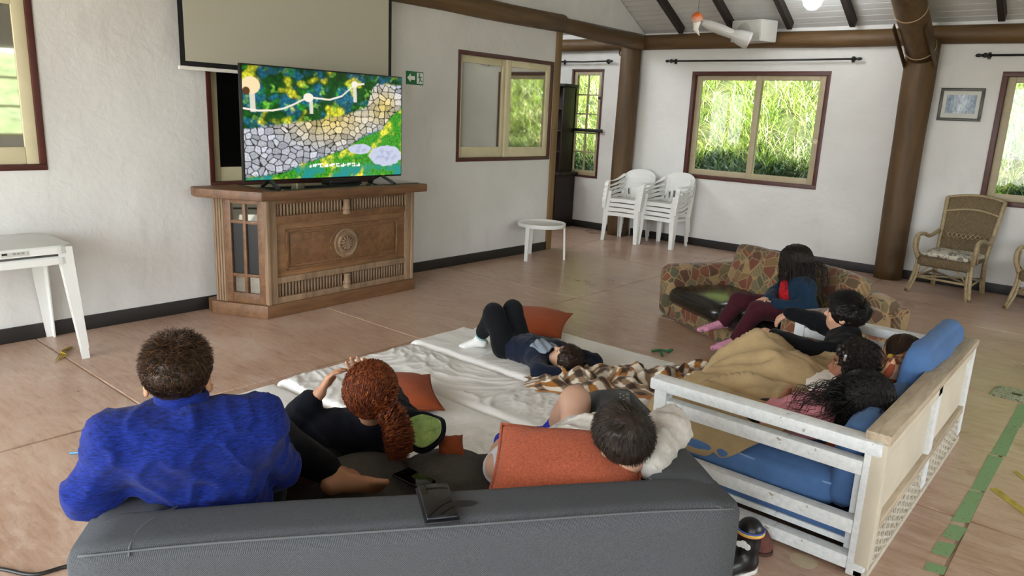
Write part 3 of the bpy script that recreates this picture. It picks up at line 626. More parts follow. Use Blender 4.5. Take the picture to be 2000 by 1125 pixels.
MB = plain('milky_bottle_plastic', '#d6d4d0', .3, Transmission_Weight=.35)
tube('beak', [(0, 0, .0), (-.01, -.0, -.10), (.035, .02, -.17)], [.05, .03, .004], plain('beak_white', '#e9e5db', .5), hb, 10)
tube('bottle_body', [V0*.12, V0*.3, V0*.6, V0*.95], [.03, .055, .06, .05], MB, hb, 14, res=14)
tube('white_strip', [V0*.05+[0, -.03, .02], V0*.35+[0, -.06, .03]], [.012, .012], plain('beak_white', '#e9e5db', .5), hb, 6, .3); tube('white_strip', [V0*.45+[0, -.07, .0], V0*.9+[0, -.06, .01]], [.014, .014], plain('beak_white', '#e9e5db', .5), hb, 6, .3)
tube('tail_funnel', [V0*.85, V0*1.05, V0*1.3], [.045, .085, .10], MB, hb, 16, res=10); tube('red_ring', [V0*1.24, V0*1.32], [.06, .05], plain('ring_red', '#8d2a22', .5), hb, 14)
lb = thing('ceiling_bulb', 'glowing white light bulb hanging from the board ceiling', 'light bulb', (-3.03, 8.36, 3.0))
t = NT('bulb_glow'); t.set('#ffffff', .3); t.b.inputs['Emission Color'].default_value = (.92, .97, 1, 1); t.b.inputs['Emission Strength'].default_value = 5
lathe('bulb_globe', [(.0, -.135), (.045, -.125), (.085, -.085), (.105, -.03), (.108, .02), (.09, .075), (.055, .12), (.03, .14)], t.m, lb, 24); lathe('bulb_socket', [(.0, .13), (.034, .13), (.036, .2), (.02, .23), (.0, .23)], plain('socket_white', '#c9c9c4', .5), lb, 16)
pd = bpy.data.lights.new('bulb_light', 'POINT'); pd.energy = 4; pd.shadow_soft_size = .12; pd.color = (.95, .98, 1); po = bpy.data.objects.new('bulb_light', pd); link(po, lb); po.location = (0, 0, -.2)

# ================================================================ dark hutch in the alcove
ht = thing('dark_hutch', 'dark brown hutch with open shelves in the alcove left of the narrow window', 'hutch', (-7.15, 9.1, 0)); MH = wood('dark_hutch_wood', '#120a08', '#2a1712', (1, 1, .3), .5, 10)
box2('lower_cabinet', (-.45, -.25, 0), (.50, .2, .80), MH, ht); box2('counter', (-.48, -.29, .80), (.55, .2, .835), MH, ht)
for q in range(2): box2('door', (-.43+q*.46, -.27, .08), (.01+q*.46, -.25, .76), MH, ht, .008)
for x in (-.45, .40): box2('side', (x, -.1, .835), (x+.03, .2, 2.08), MH, ht)
box2('hutch_back', (-.45, .17, .835), (.43, .2, 2.08), MH, ht); box2('top_board', (-.48, -.14, 2.08), (.47, .2, 2.12), MH, ht)
for z in (1.12, 1.43, 1.75): box2('shelf', (-.42, -.09, z), (.40, .17, z+.018), plain('shelf_edge', '#3c3029', .5), ht, .002)
# ================================================================ white plastic furniture
M_WP = plain('white_plastic', '#dcdcd8', .38, .03, 3)
M_WP2 = plain('worn_white_plastic', '#cfd0cc', .42, .05, 4)
def leg_mesh(top, bot, w0, w1, sx, sy):
    """L-section moulded leg from top to bottom point; flanges point to sx, sy"""
    V = []; th = .008
    for (cx, cy, cz), w in ((top, w0), (bot, w1)):
        for a, b in ((0, 0), (w, 0), (w, th), (th, th), (th, w), (0, w)): V.append((cx+sx*a, cy+sy*b, cz))
    F = [(i, (i+1) % 6, 6+(i+1) % 6, 6+i) for i in range(6)]+[tuple(range(6)), tuple(range(11, 5, -1))]
    bm = bmesh.new(); vs = [bm.verts.new(v) for v in V]; [bm.faces.new([vs[i] for i in f]) for f in F]; bmesh.ops.recalc_face_normals(bm, faces=bm.faces[:]); return from_bm('leg', bm)
def plastic_table(loc, label, z=.73, hx=.285, hy=.40, apron=.05, dz=0):
    t = thing('plastic_table', label, 'table', loc, 0, 'stacked white plastic tables by the left wall')
    r = .10; P = []
    for cx, cy, a0 in ((hx-r, hy-r, 0), (-hx+r, hy-r, PI/2), (-hx+r, -hy+r, PI), (hx-r, -hy+r, 1.5*PI)):
        P += [(cx+r*math.cos(a0+q*PI/16), cy+r*math.sin(a0+q*PI/16)) for q in range(9)]
    prism('table_top', P, z-.014+dz, z+dz, M_WP2, t, .004)
    Q = [(x*.985, y*.985) for x, y in P]; n = len(P); V = [(x, y, z-.008+dz) for x, y in P]+[(x*1.01, y*1.01, z-apron+dz) for x, y in P]
    o = obj('apron', mesh_np('apron', V, [(i, (i+1) % n, n+(i+1) % n, n+i) for i in range(n)], False), M_WP, t); o.modifiers.new('s', 'SOLIDIFY').thickness = .007
    for sx in (-1, 1):
        for sy in (-1, 1): obj('leg', leg_mesh((sx*(hx-.005), sy*(hy-.012), z-.012+dz), (sx*(hx+.035), sy*(hy+.02), 0 if dz == 0 else dz), .085, .045, -sx, -sy), M_WP, t)
    return t
tb = plastic_table((-5.285, 1.29, 0), 'lower white plastic table under another one by the left wall', .675)
tb = plastic_table((-5.285, 1.29, 0), 'upper white plastic table with a printed label on its edge', .675, dz=.066)
st = box('product_label', (.2975, .07, .714), (.0015, .14, .026), plain('label_paper', '#bdbdb6', .6), tb, None, 0)
box('label_mark', (.0012, -.05, .004), (.001, .028, .012), plain('label_ink', '#222222', .6), st, None, 0)
for i in range(3): box('label_mark', (.0012, .0+i*.022, .003), (.001, .016, .010), plain('label_grey', '#8a8a86', .6), st, None, 0)
sd = thing('side_table', 'small round white plastic side table by the wood post ending the left wall', 'side table', (-5.30, 6.80, 0), .5)
lathe('table_top', [(.0, .405), (.255, .405), (.262, .41), (.275, .428), (.285, .428), (.287, .41), (.282, .385), (.274, .383), (.27, .395), (.0, .395)], M_WP, sd, 48)
for q in range(3):
    a = 2*PI*q/3+.1; ca, sa_ = math.cos(a), math.sin(a); n = np.array([-sa_, ca]); V = []
    for r0, w, z in ((.282, .055, .40), (.30, .04, 0)):
        for d, th in ((-1, 0), (1, 0), (1, 1), (-1, 1)): V.append(((r0-.022*th)*ca+d*w*n[0]*.5, (r0-.022*th)*sa_+d*w*n[1]*.5, z))
    obj('leg', mesh_np('leg', V, [(0, 1, 2, 3), (7, 6, 5, 4), (0, 4, 5, 1), (1, 5, 6, 2), (2, 6, 7, 3), (3, 7, 4, 0)], False), M_WP, sd)
def strip(nm, P, w, th, parent, mat=M_WP, up=(0, 0, 1), res=None):
    """flat moulded band along P: w along 'up', th across"""
    P = spline(P, res) if res else np.asarray(P, float); w = np.broadcast_to(np.asarray(w, float), (len(P),)) if np.ndim(w) == 0 else np.interp(np.linspace(0, 1, len(P)), np.linspace(0, 1, len(w)), w)
    T = np.gradient(P, axis=0); T /= np.linalg.norm(T, axis=1, keepdims=True); U = np.asarray(up, float)[None]-T*(T@np.asarray(up, float))[:, None]; U /= np.linalg.norm(U, axis=1, keepdims=True); S = np.cross(T, U)
    V = np.concatenate([P+U*w[:, None]/2+S*th/2, P+U*w[:, None]/2-S*th/2, P-U*w[:, None]/2-S*th/2, P-U*w[:, None]/2+S*th/2]); m = len(P); F = []
    for k in range(4):
        k2 = (k+1) % 4; F += [(k*m+i, k*m+i+1, k2*m+i+1, k2*m+i) for i in range(m-1)]
    F += [(0, m, 2*m, 3*m), (3*m+m-1, 2*m+m-1, m+m-1, m-1)]
    me = mesh_np(nm, V, F, True); me.set_sharp_from_angle(angle=math.radians(40)); return obj(nm, me, mat, parent)
def chair_proto(kind):
    t = thing('plastic_armchair', 'x', 'chair', (0, 0, 0)); sz = .40
    def seat(u, v):
        X = (u-.5)*(.46-.05*v); Y = -.21+.42*v; return X, Y, sz-.018*np.sin(u*PI)*np.sin(v*PI)-.02*v+.012*(np.abs(u-.5)*2)**4
    gridsurf('seat', seat, 12, 10, M_WP, t, .012)
    strip('seat_skirt', [(-.24, -.18, sz-.03), (-.20, -.225, sz-.025), (0, -.245, sz-.018), (.20, -.225, sz-.025), (.24, -.18, sz-.03)], .05, .008, t, res=14)
    for s in (-1, 1):
        strip('seat_skirt', [(s*.24, -.18, sz-.03), (s*.235, 0, sz-.03), (s*.21, .19, sz-.04)], .045, .008, t, res=8)
        V = []
        obj('front_leg', leg_mesh((s*.262, -.215, sz+.10), (s*.275, -.235, 0), .075, .05, -s, 1), M_WP, t)
        obj('rear_leg', leg_mesh((s*.225, .20, sz+.02), (s*.235, .23, 0), .06, .04, -s, -1), M_WP, t)
        strip('arm', [(s*.265, -.225, sz+.05), (s*.268, -.225, sz+.17), (s*.272, -.17, sz+.225), (s*.275, -.02, sz+.225), (s*.262, .12, sz+.25), (s*.215, .215, sz+.31)], [.05, .055, .05, .045, .05, .055], .012, t, up=(s*-1.0, 0, .15), res=26)
        for k in range(3): strip('arm_slat', [(s*.262, -.19, sz+.17-.05*k), (s*.268, -.08, sz+.16-.048*k), (s*.258, .05, sz+.185-.05*k), (s*.205, .215, sz+.21-.055*k)], .022, .008, t, res=14)
    A = np.linspace(-1, 1, 21)
    def bk(a, z): # back surface point: a across, z 0..1 up
        return np.array([.235*np.sin(a*1.15)/np.sin(1.15)*(1-.05*z), .20+.075*np.cos(a*1.15)+.05*z-.02, sz+.0+.36*z])
    top = np.array([bk(a, 1-.26*abs(a)**2.6) for a in A]); strip('back_rail', top, .06, .011, t)
    low = np.array([bk(a*.93, .02) for a in A]); strip('back_lower_rail', low, .05, .010, t)
    for s in (-1, 1): strip('back_stile', [bk(s*.97, .0), bk(s, .35), bk(s*.98, .72)], .04, .010, t, up=(1, 0, 0), res=8)
    if kind == 'slat':
        for a in np.linspace(-.7, .7, 6): strip('back_slat', [bk(a*.9, .02), bk(a*.95, .5), bk(a, .93)], .038, .008, t, up=(1, 0, 0), res=8)
    else:
        def sp(u, v): 
            Z = v*.95; hw = .30+.30*Z; a = (u-.5)*2*hw; return .235*np.sin(a*1.15)/np.sin(1.15), .20+.075*np.cos(a*1.15)+.05*Z-.02, sz+.36*Z
        gridsurf('back_splat', sp, 10, 8, M_WP, t, .009)
        for s in (-1, 1): strip('back_slat', [bk(s*.62, .02), bk(s*.78, .5), bk(s*.9, .86)], .03, .008, t, up=(1, 0, 0), res=8)
    return t
SAY = {0: 'bottom', 1: 'second from the bottom', 2: 'third from the bottom', 3: 'top'}
for kind, (cx, cy, rz), lab in (('splat', (-5.38, 8.84, math.radians(5)), 'white plastic chair with solid back by the corner post, %s of stack'), ('slat', (-4.84, 8.93, math.radians(-3)), 'white plastic chair with slatted back under the window, %s of stack')):
    pt = chair_proto(kind)
    for k in range(4):
        c = pt if k == 0 else copy_tree(pt)
        c.location = (cx, cy+.012*k, .062*k); c.rotation_euler = (0, 0, rz); c['label'] = lab % SAY[k]; c['group'] = 'stacked white plastic armchairs'

# ================================================================ rattan armchairs
M_RAT = plain('pale_rattan_cane', '#9c8a68', .5, .25, 30); 
t = NT('woven_rattan'); v = t.coord('Object'); w1 = t.n('ShaderNodeTexWave', {'Vector': v, 'Scale': 26, 'Distortion': 1.5, 'Detail': 2}, bands_direction='X').outputs['Fac']; w2 = t.n('ShaderNodeTexWave', {'Vector': v, 'Scale': 60, 'Distortion': 2, 'Detail': 1}, bands_direction='Z').outputs['Fac']
h = t.math('MULTIPLY', w1, w2); t.set(t.ramp(t.math('ADD', t.math('MULTIPLY', h, .7), t.math('MULTIPLY', t.noise(v, 40), .5)), [(.2, '#5c4c36'), (.5, '#8a7656'), (.85, '#b39d78')]), .6); t.bump(h, .8, .008); M_WOVEN = t.m
t = NT('floral_cushion_cloth'); v = t.coord('Object'); n = t.noise(v, 16, 4, .6, 1.2); t.set(t.mix(t.ramp(n, [(.52, 0.0), (.56, .8)]), '#c8c2b0', '#454a48'), .9); M_FLORAL = t.m
def rattan(loc, rz, label):
    t = thing('rattan_armchair', label, 'chair', loc, rz, 'rattan armchairs along the back wall'); w = .25
    gridsurf('woven_back', lambda u, v: ((u-.5)*(.44+.10*v), .20+.16*v+.03*np.cos((u-.5)*PI), .40+v*(.56+.05*np.cos((u-.5)*PI*.9))), 14, 14, M_WOVEN, t, .018)
    tube('back_top_rim', [((u-.5)*.56, .37+.03*math.cos((u-.5)*PI), .97+.05*math.cos((u-.5)*PI*.9)) for u in np.linspace(0, 1, 11)], .014, M_RAT, t, 8)
    tube('back_band', [((u-.5)*.53, .315+.03*math.cos((u-.5)*PI), .82+.05*math.cos((u-.5)*PI*.9)) for u in np.linspace(0, 1, 11)], .012, M_RAT, t, 8)
    for k in range(9): 
        x = -.2+.045*k; tube('lattice', [(x, .245, .56), (x+.045, .25, .62)], .005, M_RAT, t, 5); tube('lattice', [(x+.045, .245, .56), (x, .25, .62)], .005, M_RAT, t, 5)
    gridsurf('seat_apron', lambda u, v: ((u-.5)*.50, -.27+.03*np.cos((u-.5)*PI)*0-.02*np.sin(v*PI), .285+.11*v), 12, 6, M_WOVEN, t, .02)
    box('seat_deck', (0, -.03, .37), (.48, .46, .04), M_WOVEN, t, None, .015)
    softbox('cushion', (0, -.05, .415), (.48, .46, .06), .025, M_FLORAL, t, 8, .012, 2, .006)
    for s in (-1, 1):
        tube('front_leg', [(s*.255, -.26, .40), (s*.265, -.27, .22), (s*.30, -.32, 0)], .02, M_RAT, t, 8, res=10); tube('front_leg', [(s*.235, -.265, .30), (s*.245, -.29, .15), (s*.28, -.335, 0)], .014, M_RAT, t, 8, res=10)
        tube('rear_leg', [(s*.275, .36, .98), (s*.245, .25, .52), (s*.235, .22, .3), (s*.25, .28, 0)], .021, M_RAT, t, 8, res=14); tube('rear_leg', [(s*.22, .235, .35), (s*.225, .24, .15), (s*.235, .275, 0)], .014, M_RAT, t, 8, res=8)
        tube('arm', [(s*.26, -.26, .36), (s*.285, -.33, .50), (s*.285, -.29, .60), (s*.28, -.12, .605), (s*.285, .05, .57), (s*.255, .22, .62)], .021, M_RAT, t, 8, res=24)
        tube('arm_support', [(s*.27, -.16, .37), (s*.285, -.24, .45), (s*.28, -.25, .58)], .011, M_RAT, t, 6, res=10)
        tube('side_stretcher', [(s*.27, -.285, .15), (s*.24, .24, .18)], .012, M_RAT, t, 6); tube('brace', [(s*.25, -.275, .16), (s*.14, -.27, .285)], .009, M_RAT, t, 6)
        tube('foot_cap', [(s*.298, -.318, 0), (s*.295, -.312, .02)], .024, plain('cane_foot_dark', '#4a3826', .7), t, 8)
    tube('front_stretcher', [(-.26, -.28, .165), (.26, -.28, .165)], .013, M_RAT, t, 6); tube('cross_stretcher', [(-.25, -.27, .17), (.24, .22, .17)], .010, M_RAT, t, 6); tube('cross_stretcher', [(.25, -.27, .17), (-.24, .22, .17)], .010, M_RAT, t, 6)
rattan((-1.39, 8.89, 0), math.radians(-8), 'pale rattan armchair with floral cushion, standing just right of the round log post')
rattan((-.46, 8.80, 0), math.radians(-14), 'rattan armchair cut off by the right edge of the photo')
# ================================================================ grey sofa in the foreground
t = NT('grey_sofa_cloth'); v = t.coord('Object'); w = t.n('ShaderNodeTexWave', {'Vector': t.coord('Object', (1, 1, 1), (0, .6, .7)), 'Scale': 130, 'Distortion': 1.2, 'Detail': 1}).outputs['Fac']; n = t.noise(v, 320, 3, .7)
f = t.math('ADD', t.math('MULTIPLY', w, .45), t.math('MULTIPLY', n, .6)); c = t.ramp(f, [(.25, '#333538'), (.8, '#5e6165')]); c = t.mix(t.ramp(t.noise(v, 420, 2), [(.74, 0.0), (.78, .6)]), c, '#7a7d7e'); t.set(c, .95); t.bump(f, .35, .002); t.b.inputs['Specular IOR Level'].default_value = .2; M_GS = t.m
M_GS2 = fabric('dark_grey_seat_cloth', '#4b4844', .15, 420, .95, .3)
gsr = math.atan2(.791, .611); gs = thing('grey_sofa', 'dark grey tufted fabric sofa in the foreground, seen from behind', 'sofa', (-1.573, .451, 0), gsr)
LN = 1.565
softbox('back', (LN/2, .088, .385), (LN, .176, .67), .035, M_GS, gs, 14, .004, 1, .003)
def arm_mesh(x0, x1):
    o = softbox('arm', ((x0+x1)/2, .55, .375), (x1-x0, .94, .69), .05, M_GS, gs, 14, .006, 2, .003); me = o.data
    for vv in me.vertices: 
        q = min(1, max(0, (vv.co.y+.47)/.94)); 
        if vv.co.z > 0: vv.co.z -= .075*q**1.3*(vv.co.z/.345)
        w_ = x1-x0; e_ = -w_/2 if x0 == 0 else w_/2; vv.co.x = e_+(vv.co.x-e_)*(1-.30*q) if x0 == 0 else vv.co.x+.085*q
    return o
arm_mesh(0, .19); arm_mesh(LN-.19, LN)
box2('base', (.02, .05, .09), (LN-.02, 1.02, .30), M_GS, gs, .02)
def seat(u, v):
    X = .18+u*(LN-.36); Y = .16+v*.92; a = np.abs(np.sin(u*PI*4)); b = np.abs(np.sin((v*.92+.08)*PI*3)); z = .335+.095*(a*b)**.42+.012*np.sin(u*PI)
    e = np.clip((1-v)/.10, 0, 1); z = .30+(z-.30)*np.sqrt(np.clip(1-(1-e)**2, 0, 1)); return X, Y+.02*np.sin(np.clip(e, 0, 1)*PI), z
gridsurf('tufted_seat', seat, 110, 80, M_GS2, gs)
box2('seat_front', (.18, .98, .09), (LN-.18, 1.075, .37), M_GS2, gs, .03, 3)
M_PIPE = plain('light_grey_piping', '#595d60', .9)
tube('piping', [(.03, .004, .706), (.3, .002, .716), (LN/2, .001, .716), (LN-.3, .002, .716), (LN-.03, .004, .706)], .0026, M_PIPE, gs, 6, res=30)
tube('piping', [(LN-.19, .17, .715), (LN-.15, .06, .719), (LN-.06, .005, .71)], .0026, M_PIPE, gs, 6, res=12)
tube('piping', [(.19, .17, .717), (.14, .09, .721), (.13, .02, .718), (.13, .0, .70)], .0026, M_PIPE, gs, 6, res=12)
for sx in (.1, LN-.1):
    for sy in (.1, .95): lathe('foot', [(.0, 0), (.02, 0), (.03, .09), (.0, .09)], M_BLACK, gs, 12, (sx, sy, 0))

# ================================================================ white wooden sofa with blue cushions
t = NT('worn_white_paint'); v = t.coord('Object'); n = t.noise(t.coord('Object', (1, 1, 1)), 14, 5, .65); n2 = t.noise(v, 45, 3, .7)
c = t.ramp(n2, [(.3, '#cfd4d6'), (.7, '#e6e8e8')]); c = t.mix(t.ramp(n, [(.66, 0.0), (.70, .9)]), c, '#8b7a64'); c = t.mix(t.ramp(t.noise(t.coord('Object', (6, 1, 6)), 16, 3, .6), [(.73, 0.0), (.75, 1.0)]), c, '#2c241c'); t.set(c, .55); t.bump(n2, .15, .004); M_WW = t.m
M_WEATH = wood('weathered_bare_wood', '#8a7862', '#c3b49c', (3, .4, 3), .8, 12, .4)
M_PANEL = plain('beige_back_panel', '#c9c0ac', .8, .06, 5)
M_CANE = plain('grey_white_cane', '#bdb5a4', .7, .2, 60)
M_BLUE = fabric('blue_cushion_cotton', '#4a6b99', .10, 500, .9, .2, nfreq=8)
X0, X1, Y0, Y1 = -1.475, -.525, 2.765, 4.535
ws = thing('wooden_sofa', 'white painted wooden sofa frame with worn panelled back, seen from behind at right', 'sofa', (0, 0, 0))
def arm(y0, y1):
    a = bpy.data.objects.new('arm_frame', None); link(a, ws)
    box2('rear_post', (X1-.075, y0, 0), (X1-.012, y1, .52), M_WW, a, .006); box2('front_post', (X0, y0, 0), (X0+.06, y1, .50), M_WW, a, .006)
    box2('arm_top', (X0-.02, y0-.012, .50), (X1-.015, y1+.012, .552), M_WW, a, .01)
    for z0, z1 in ((.405, .462), (.165, .222), (.018, .072)): box2('arm_rail', (X0+.06, y0+.004, z0), (X1-.075, y1-.004, z1), M_WW, a, .005)
    return a
arm(Y0, Y0+.062); arm(Y1-.062, Y1)
sb_ = bpy.data.objects.new('seat_base', None); link(sb_, ws)
box2('seat_board', (X0+.05, Y0+.07, .11), (X1-.08, Y1-.07, .160), plain('seat_board_blue', '#41618f', .8), sb_); box2('seat_rail', (X0+.01, Y0+.065, .07), (X0+.05, Y1-.065, .17), M_WW, sb_); box2('side_board', (X0+.05, Y0+.066, .082), (X1-.08, Y0+.085, .108), M_WW, sb_, .006)
box2('inner_board', (X1-.11, Y0+.062, .04), (X1-.085, Y1-.062, .40), M_WW, sb_)
bk_ = bpy.data.objects.new('back_frame', None); link(bk_, ws)
box2('top_rail', (X1-.085, Y0+.01, .545), (X1+.005, Y1+.01, .585), M_WEATH, bk_, .008)
for y0, y1, m in ((Y0, Y0+.07, M_PANEL), (3.62, 3.70, M_WW), (Y1-.08, Y1, M_WW)): box2('back_stile', (X1-.055, y0, .05), (X1, y1, .55), m, bk_, .005)
box2('back_upper_rail', (X1-.055, Y0+.07, .50), (X1, Y1-.08, .55), M_PANEL, bk_, .005); box2('back_lower_rail', (X1-.055, Y0+.07, .185), (X1+.002, Y1-.08, .225), M_WEATH, bk_, .005); box2('bottom_rail', (X1-.05, Y0, .0), (X1, Y1, .03), M_CANE, bk_, .004)
for y0, y1 in ((Y0+.07, 3.62), (3.70, Y1-.08)): box2('back_panel', (X1-.045, y0, .225), (X1-.02, y1, .50), M_PANEL, bk_, .003)
V = []; F = []; o_ = 0
for k in range(9):
    P = np.linspace((X1-.012, Y0+.03, .035+.017*k), (X1-.012, Y1-.03, .035+.017*k), 44); P[:, 0] += .005*np.cos(np.arange(44)*PI+k*PI); a, b = tube_vf(P, .0055, 5); V.append(a); F += [tuple(i+o_ for i in f) for f in fixtris(b)]; o_ += len(a)
for k in range(44):
    y = Y0+.03+(Y1-Y0-.06)*k/43; P = np.array([(X1-.012-.004*(-1)**k, y, .03), (X1-.012-.004*(-1)**k, y, .185)]); a, b = tube_vf(P, .005, 5); V.append(a); F += [tuple(i+o_ for i in f) for f in fixtris(b)]; o_ += len(a)
tag(obj('cane_mesh', mesh_np('cane_mesh', np.vstack(V), F), M_CANE, bk_), kind='stuff'); box2('mesh_backing', (X1-.04, Y0+.02, .03), (X1-.025, Y1-.02, .185), plain('dusty_backing', '#8d8574', .9), bk_, 0)
def cushion(name, label, c, s, r, rot=None, seed=0, wr=.008, zip_=None, puff=.02):
    t = thing(name, label, 'cushion', c); t.rotation_euler = rot or (0, 0, 0); o = softbox('cover', (0, 0, 0), s, r, M_BLUE, t, 18, puff, seed, wr, None, 9)
    return t
c = cushion('seat_cushion', 'blue seat cushion at the near end of the white wooden sofa, zip visible', (-1.08, 3.22, .255), (.76, .74, .165), .06, None, 1)
tube('zip_seam', [(-.34, -.355, .03), (-.1, -.372, .045), (.15, -.372, .035), (.36, -.36, .04)], .006, plain('pale_blue_piping', '#6f8fba', .8), c, 6, res=20); bar('zip_pull', (.09, -.378, .03), (.05, -.384, .005), .006, .003, plain('metal_grey', '#8f8f8c', .3, Metallic=.9), c, .001)
cushion('seat_cushion', 'blue seat cushion at the far end of the white wooden sofa', (-1.08, 4.05, .255), (.76, .80, .165), .06, None, 2)
cushion('back_cushion', 'blue back cushion slumped low at the near end of the white wooden sofa', (-.675, 3.26, .365), (.12, .80, .35), .07, (0, math.radians(6), 0), 3, .010)
cushion('back_cushion', 'tall blue back cushion at the far end of the white wooden sofa', (-.665, 4.09, .455), (.11, .82, .46), .07, (0, math.radians(6), 0), 4, .012, puff=.02)

# ================================================================ patterned sofa
t = NT('geometric_print_cloth'); v = t.coord('Object', (1, 1, 1), (.3, .2, .5))
vo = t.n('ShaderNodeTexVoronoi', {'Vector': v, 'Scale': 11.5, 'Randomness': 1.0}, distance='MANHATTAN'); sc_ = t.n('ShaderNodeSeparateColor', {0: vo.outputs['Color']})
ed = t.n('ShaderNodeTexVoronoi', {'Vector': v, 'Scale': 11.5, 'Randomness': 1.0}, feature='DISTANCE_TO_EDGE').outputs['Distance']
c = t.ramp(sc_.outputs[0], [(0, '#54412a'), (.16, '#755b38'), (.30, '#6a3826'), (.42, '#4d4b35'), (.56, '#8d744e'), (.68, '#53341f'), (.80, '#695d40'), (.9, '#6f4029')], 'CONSTANT')
wv = t.n('ShaderNodeTexWave', {'Vector': v, 'Scale': 14, 'Distortion': 0}, bands_direction='DIAGONAL').outputs['Fac']; c = t.mix(t.math('MULTIPLY', t.ramp(sc_.outputs[1], [(.72, 0.0), (.73, .30)], 'CONSTANT'), t.ramp(wv, [(.5, 0.0), (.52, 1.0)])), c, '#a58c62')
c = t.mix(t.ramp(ed, [(.02, .8), (.05, 0.0)]), c, '#98805a'); t.set(c, .85); t.bump(t.noise(v, 300, 2), .25, .003); t.b.inputs['Sheen Weight'].default_value = .2; M_PAT = t.m
M_LEA = plain('dark_vinyl', '#1b1915', .23, .12, 6, .06, 120)
pa = thing('patterned_sofa', 'low sofa in brown geometric print with dark vinyl seats, behind the white wooden sofa', 'sofa', (-3.05, 5.64, 0), math.radians(-30))
softbox('base', (.86, .42, .075), (1.70, .82, .15), .03, M_PAT, pa, 8, 0, 1)
softbox('arm', (.085, .40, .23), (.18, .84, .45), .07, M_PAT, pa, 12, .008, 2, .006); softbox('arm', (1.645, .40, .23), (.21, .84, .45), .08, M_PAT, pa, 12, .008, 3, .006)
softbox('back', (.86, .80, .27), (1.74, .20, .52), .07, M_PAT, pa, 10, .01, 4, .006)
for i in range(2):
    softbox('seat_cushion', (.52+i*.68, .33, .215), (.70, .72, .15), .065, M_LEA, pa, 14, .02, 5+i, .003)
    softbox('back_cushion', (.52+i*.68, .665, .435), (.70, .17, .40), .038, M_PAT, pa, 14, .03, 8+i, .008, (math.radians(-16), 0, math.radians(2-4*i)))
softbox('side_flap', (1.72, .86, .28), (.12, .16, .40), .05, M_PAT, pa, 8, .0, 12, .015)

# ================================================================ white mats on the floor
t = NT('white_vinyl_cover'); v = t.geo(); t.set(t.ramp(t.noise(v, 2.2, 4), [(.3, '#dcdbd9'), (.7, '#ecebea')]), .30); t.b.inputs['Specular IOR Level'].default_value = .55; t.bump(t.noise(v, 22, 4, .6, .8), .12, .01); M_VINYL = t.m
def mat_(x0, x1, y0, y1, label, seed, T=.055, rz=0.0):
    n, m = 150, 52; u, v = np.meshgrid(np.linspace(0, 1, n), np.linspace(0, 1, m), indexing='ij'); cx, cy = (x0+x1)/2, (y0+y1)/2; hx, hy = (x1-x0)/2, (y1-y0)/2
    X = (u*2-1)*hx; Y = (v*2-1)*hy; d = np.minimum(hx-np.abs(X), hy-np.abs(Y)); e = np.clip(d/.045, 0, 1); z = T*np.sqrt(np.clip(1-(1-e)**2, 0, 1))
    Q = np.stack([X*1.0+cx, Y+cy, 0*X], -1); ang_ = .6*vnoise(Q, 1.5, seed); R = np.stack([Q[..., 0]*1.0+Q[..., 1]*(.6+ang_), Q[..., 1]*.5-Q[..., 0]*.3, X*0], -1)
    ridge = np.clip(1-np.abs(vnoise(R, 19, seed))*2.2, 0, 1)**2+.6*np.clip(1-np.abs(vnoise(R[..., [1, 0, 2]], 34, seed+9))*3, 0, 1)**2; amp = np.clip(vnoise(Q, 3.3, seed+5)+.55, 0.1, 1); z += (ridge*.011*amp+.004*vnoise(Q, 16, seed+2))*e
    X = X+.012*vnoise(Q, 7, seed+1)*(1-e); Y = Y+.010*vnoise(Q, 6, seed+3)*(1-e)
    i = np.arange(n-1)[:, None]*m; j = np.arange(m-1)[None]; F = np.stack([i+j, i+m+j, i+m+j+1, i+j+1], -1).reshape(-1, 4)
    o = obj('floor_mat', mesh_np('floor_mat', np.stack([X, Y, z], -1).reshape(-1, 3), F), M_VINYL, None, (cx, cy, 0.001), (0, 0, rz)); return tag(o, label, 'mat', 'white vinyl floor mats laid side by side')
mat_(-3.68, -1.95, 1.66, 2.25, 'white vinyl mat nearest the child in the blue fleece', 1)
mat_(-3.70, -1.90, 2.265, 2.82, 'white vinyl mat under the terracotta pillow behind the red-haired child', 2, .06)
mat_(-3.72, -1.90, 2.83, 3.36, 'bare white vinyl mat in the middle of the row', 3)
mat_(-3.76, -1.95, 3.37, 3.93, 'white vinyl mat under the lying child in navy', 4, .06)
mat_(-3.70, -2.18, 3.94, 4.40, 'white vinyl mat at the far end beside the terracotta pillow on the floor', 5)

# ================================================================ pillows
M_TERRA = fabric('terracotta_cotton', '#8f4526', .08, 400, .9, .15, nfreq=8)
M_TERRA2 = fabric('terracotta_tweed', '#9d5138', .30, 260, .95, .5, nfreq=160)
def place(name, label, w, h, t, mat, c, xdir, ydir, seed=0, group=None, pinch=.10, wr=.006, piping=None):
    x = Vector(xdir).normalized(); y = Vector(ydir); y = (y-x*y.dot(x)).normalized(); z = x.cross(y); m = Matrix((x, y, z)).transposed().to_4x4(); m.translation = c
    e = thing(name, label, 'pillow', (0, 0, 0), 0, group); e.matrix_world = m; pillow('cover', w, h, t, mat, e, 26, pinch, seed, None, None, wr)
    if piping:
        P = [(sx*w/2*(1-pinch*(1-abs(sy)**2)*abs(sx)), sy*h/2*(1-pinch*(1-abs(sx)**2)*abs(sy)), 0) for sx, sy in [(a, -1) for a in np.linspace(-1, 1, 9)]+[(1, a) for a in np.linspace(-.75, 1, 8)]+[(a, 1) for a in np.linspace(.75, -1, 8)]+[(-1, a) for a in np.linspace(.75, -1, 8)]]
        tube('piping', P, .006, piping, e, 6)
    return e
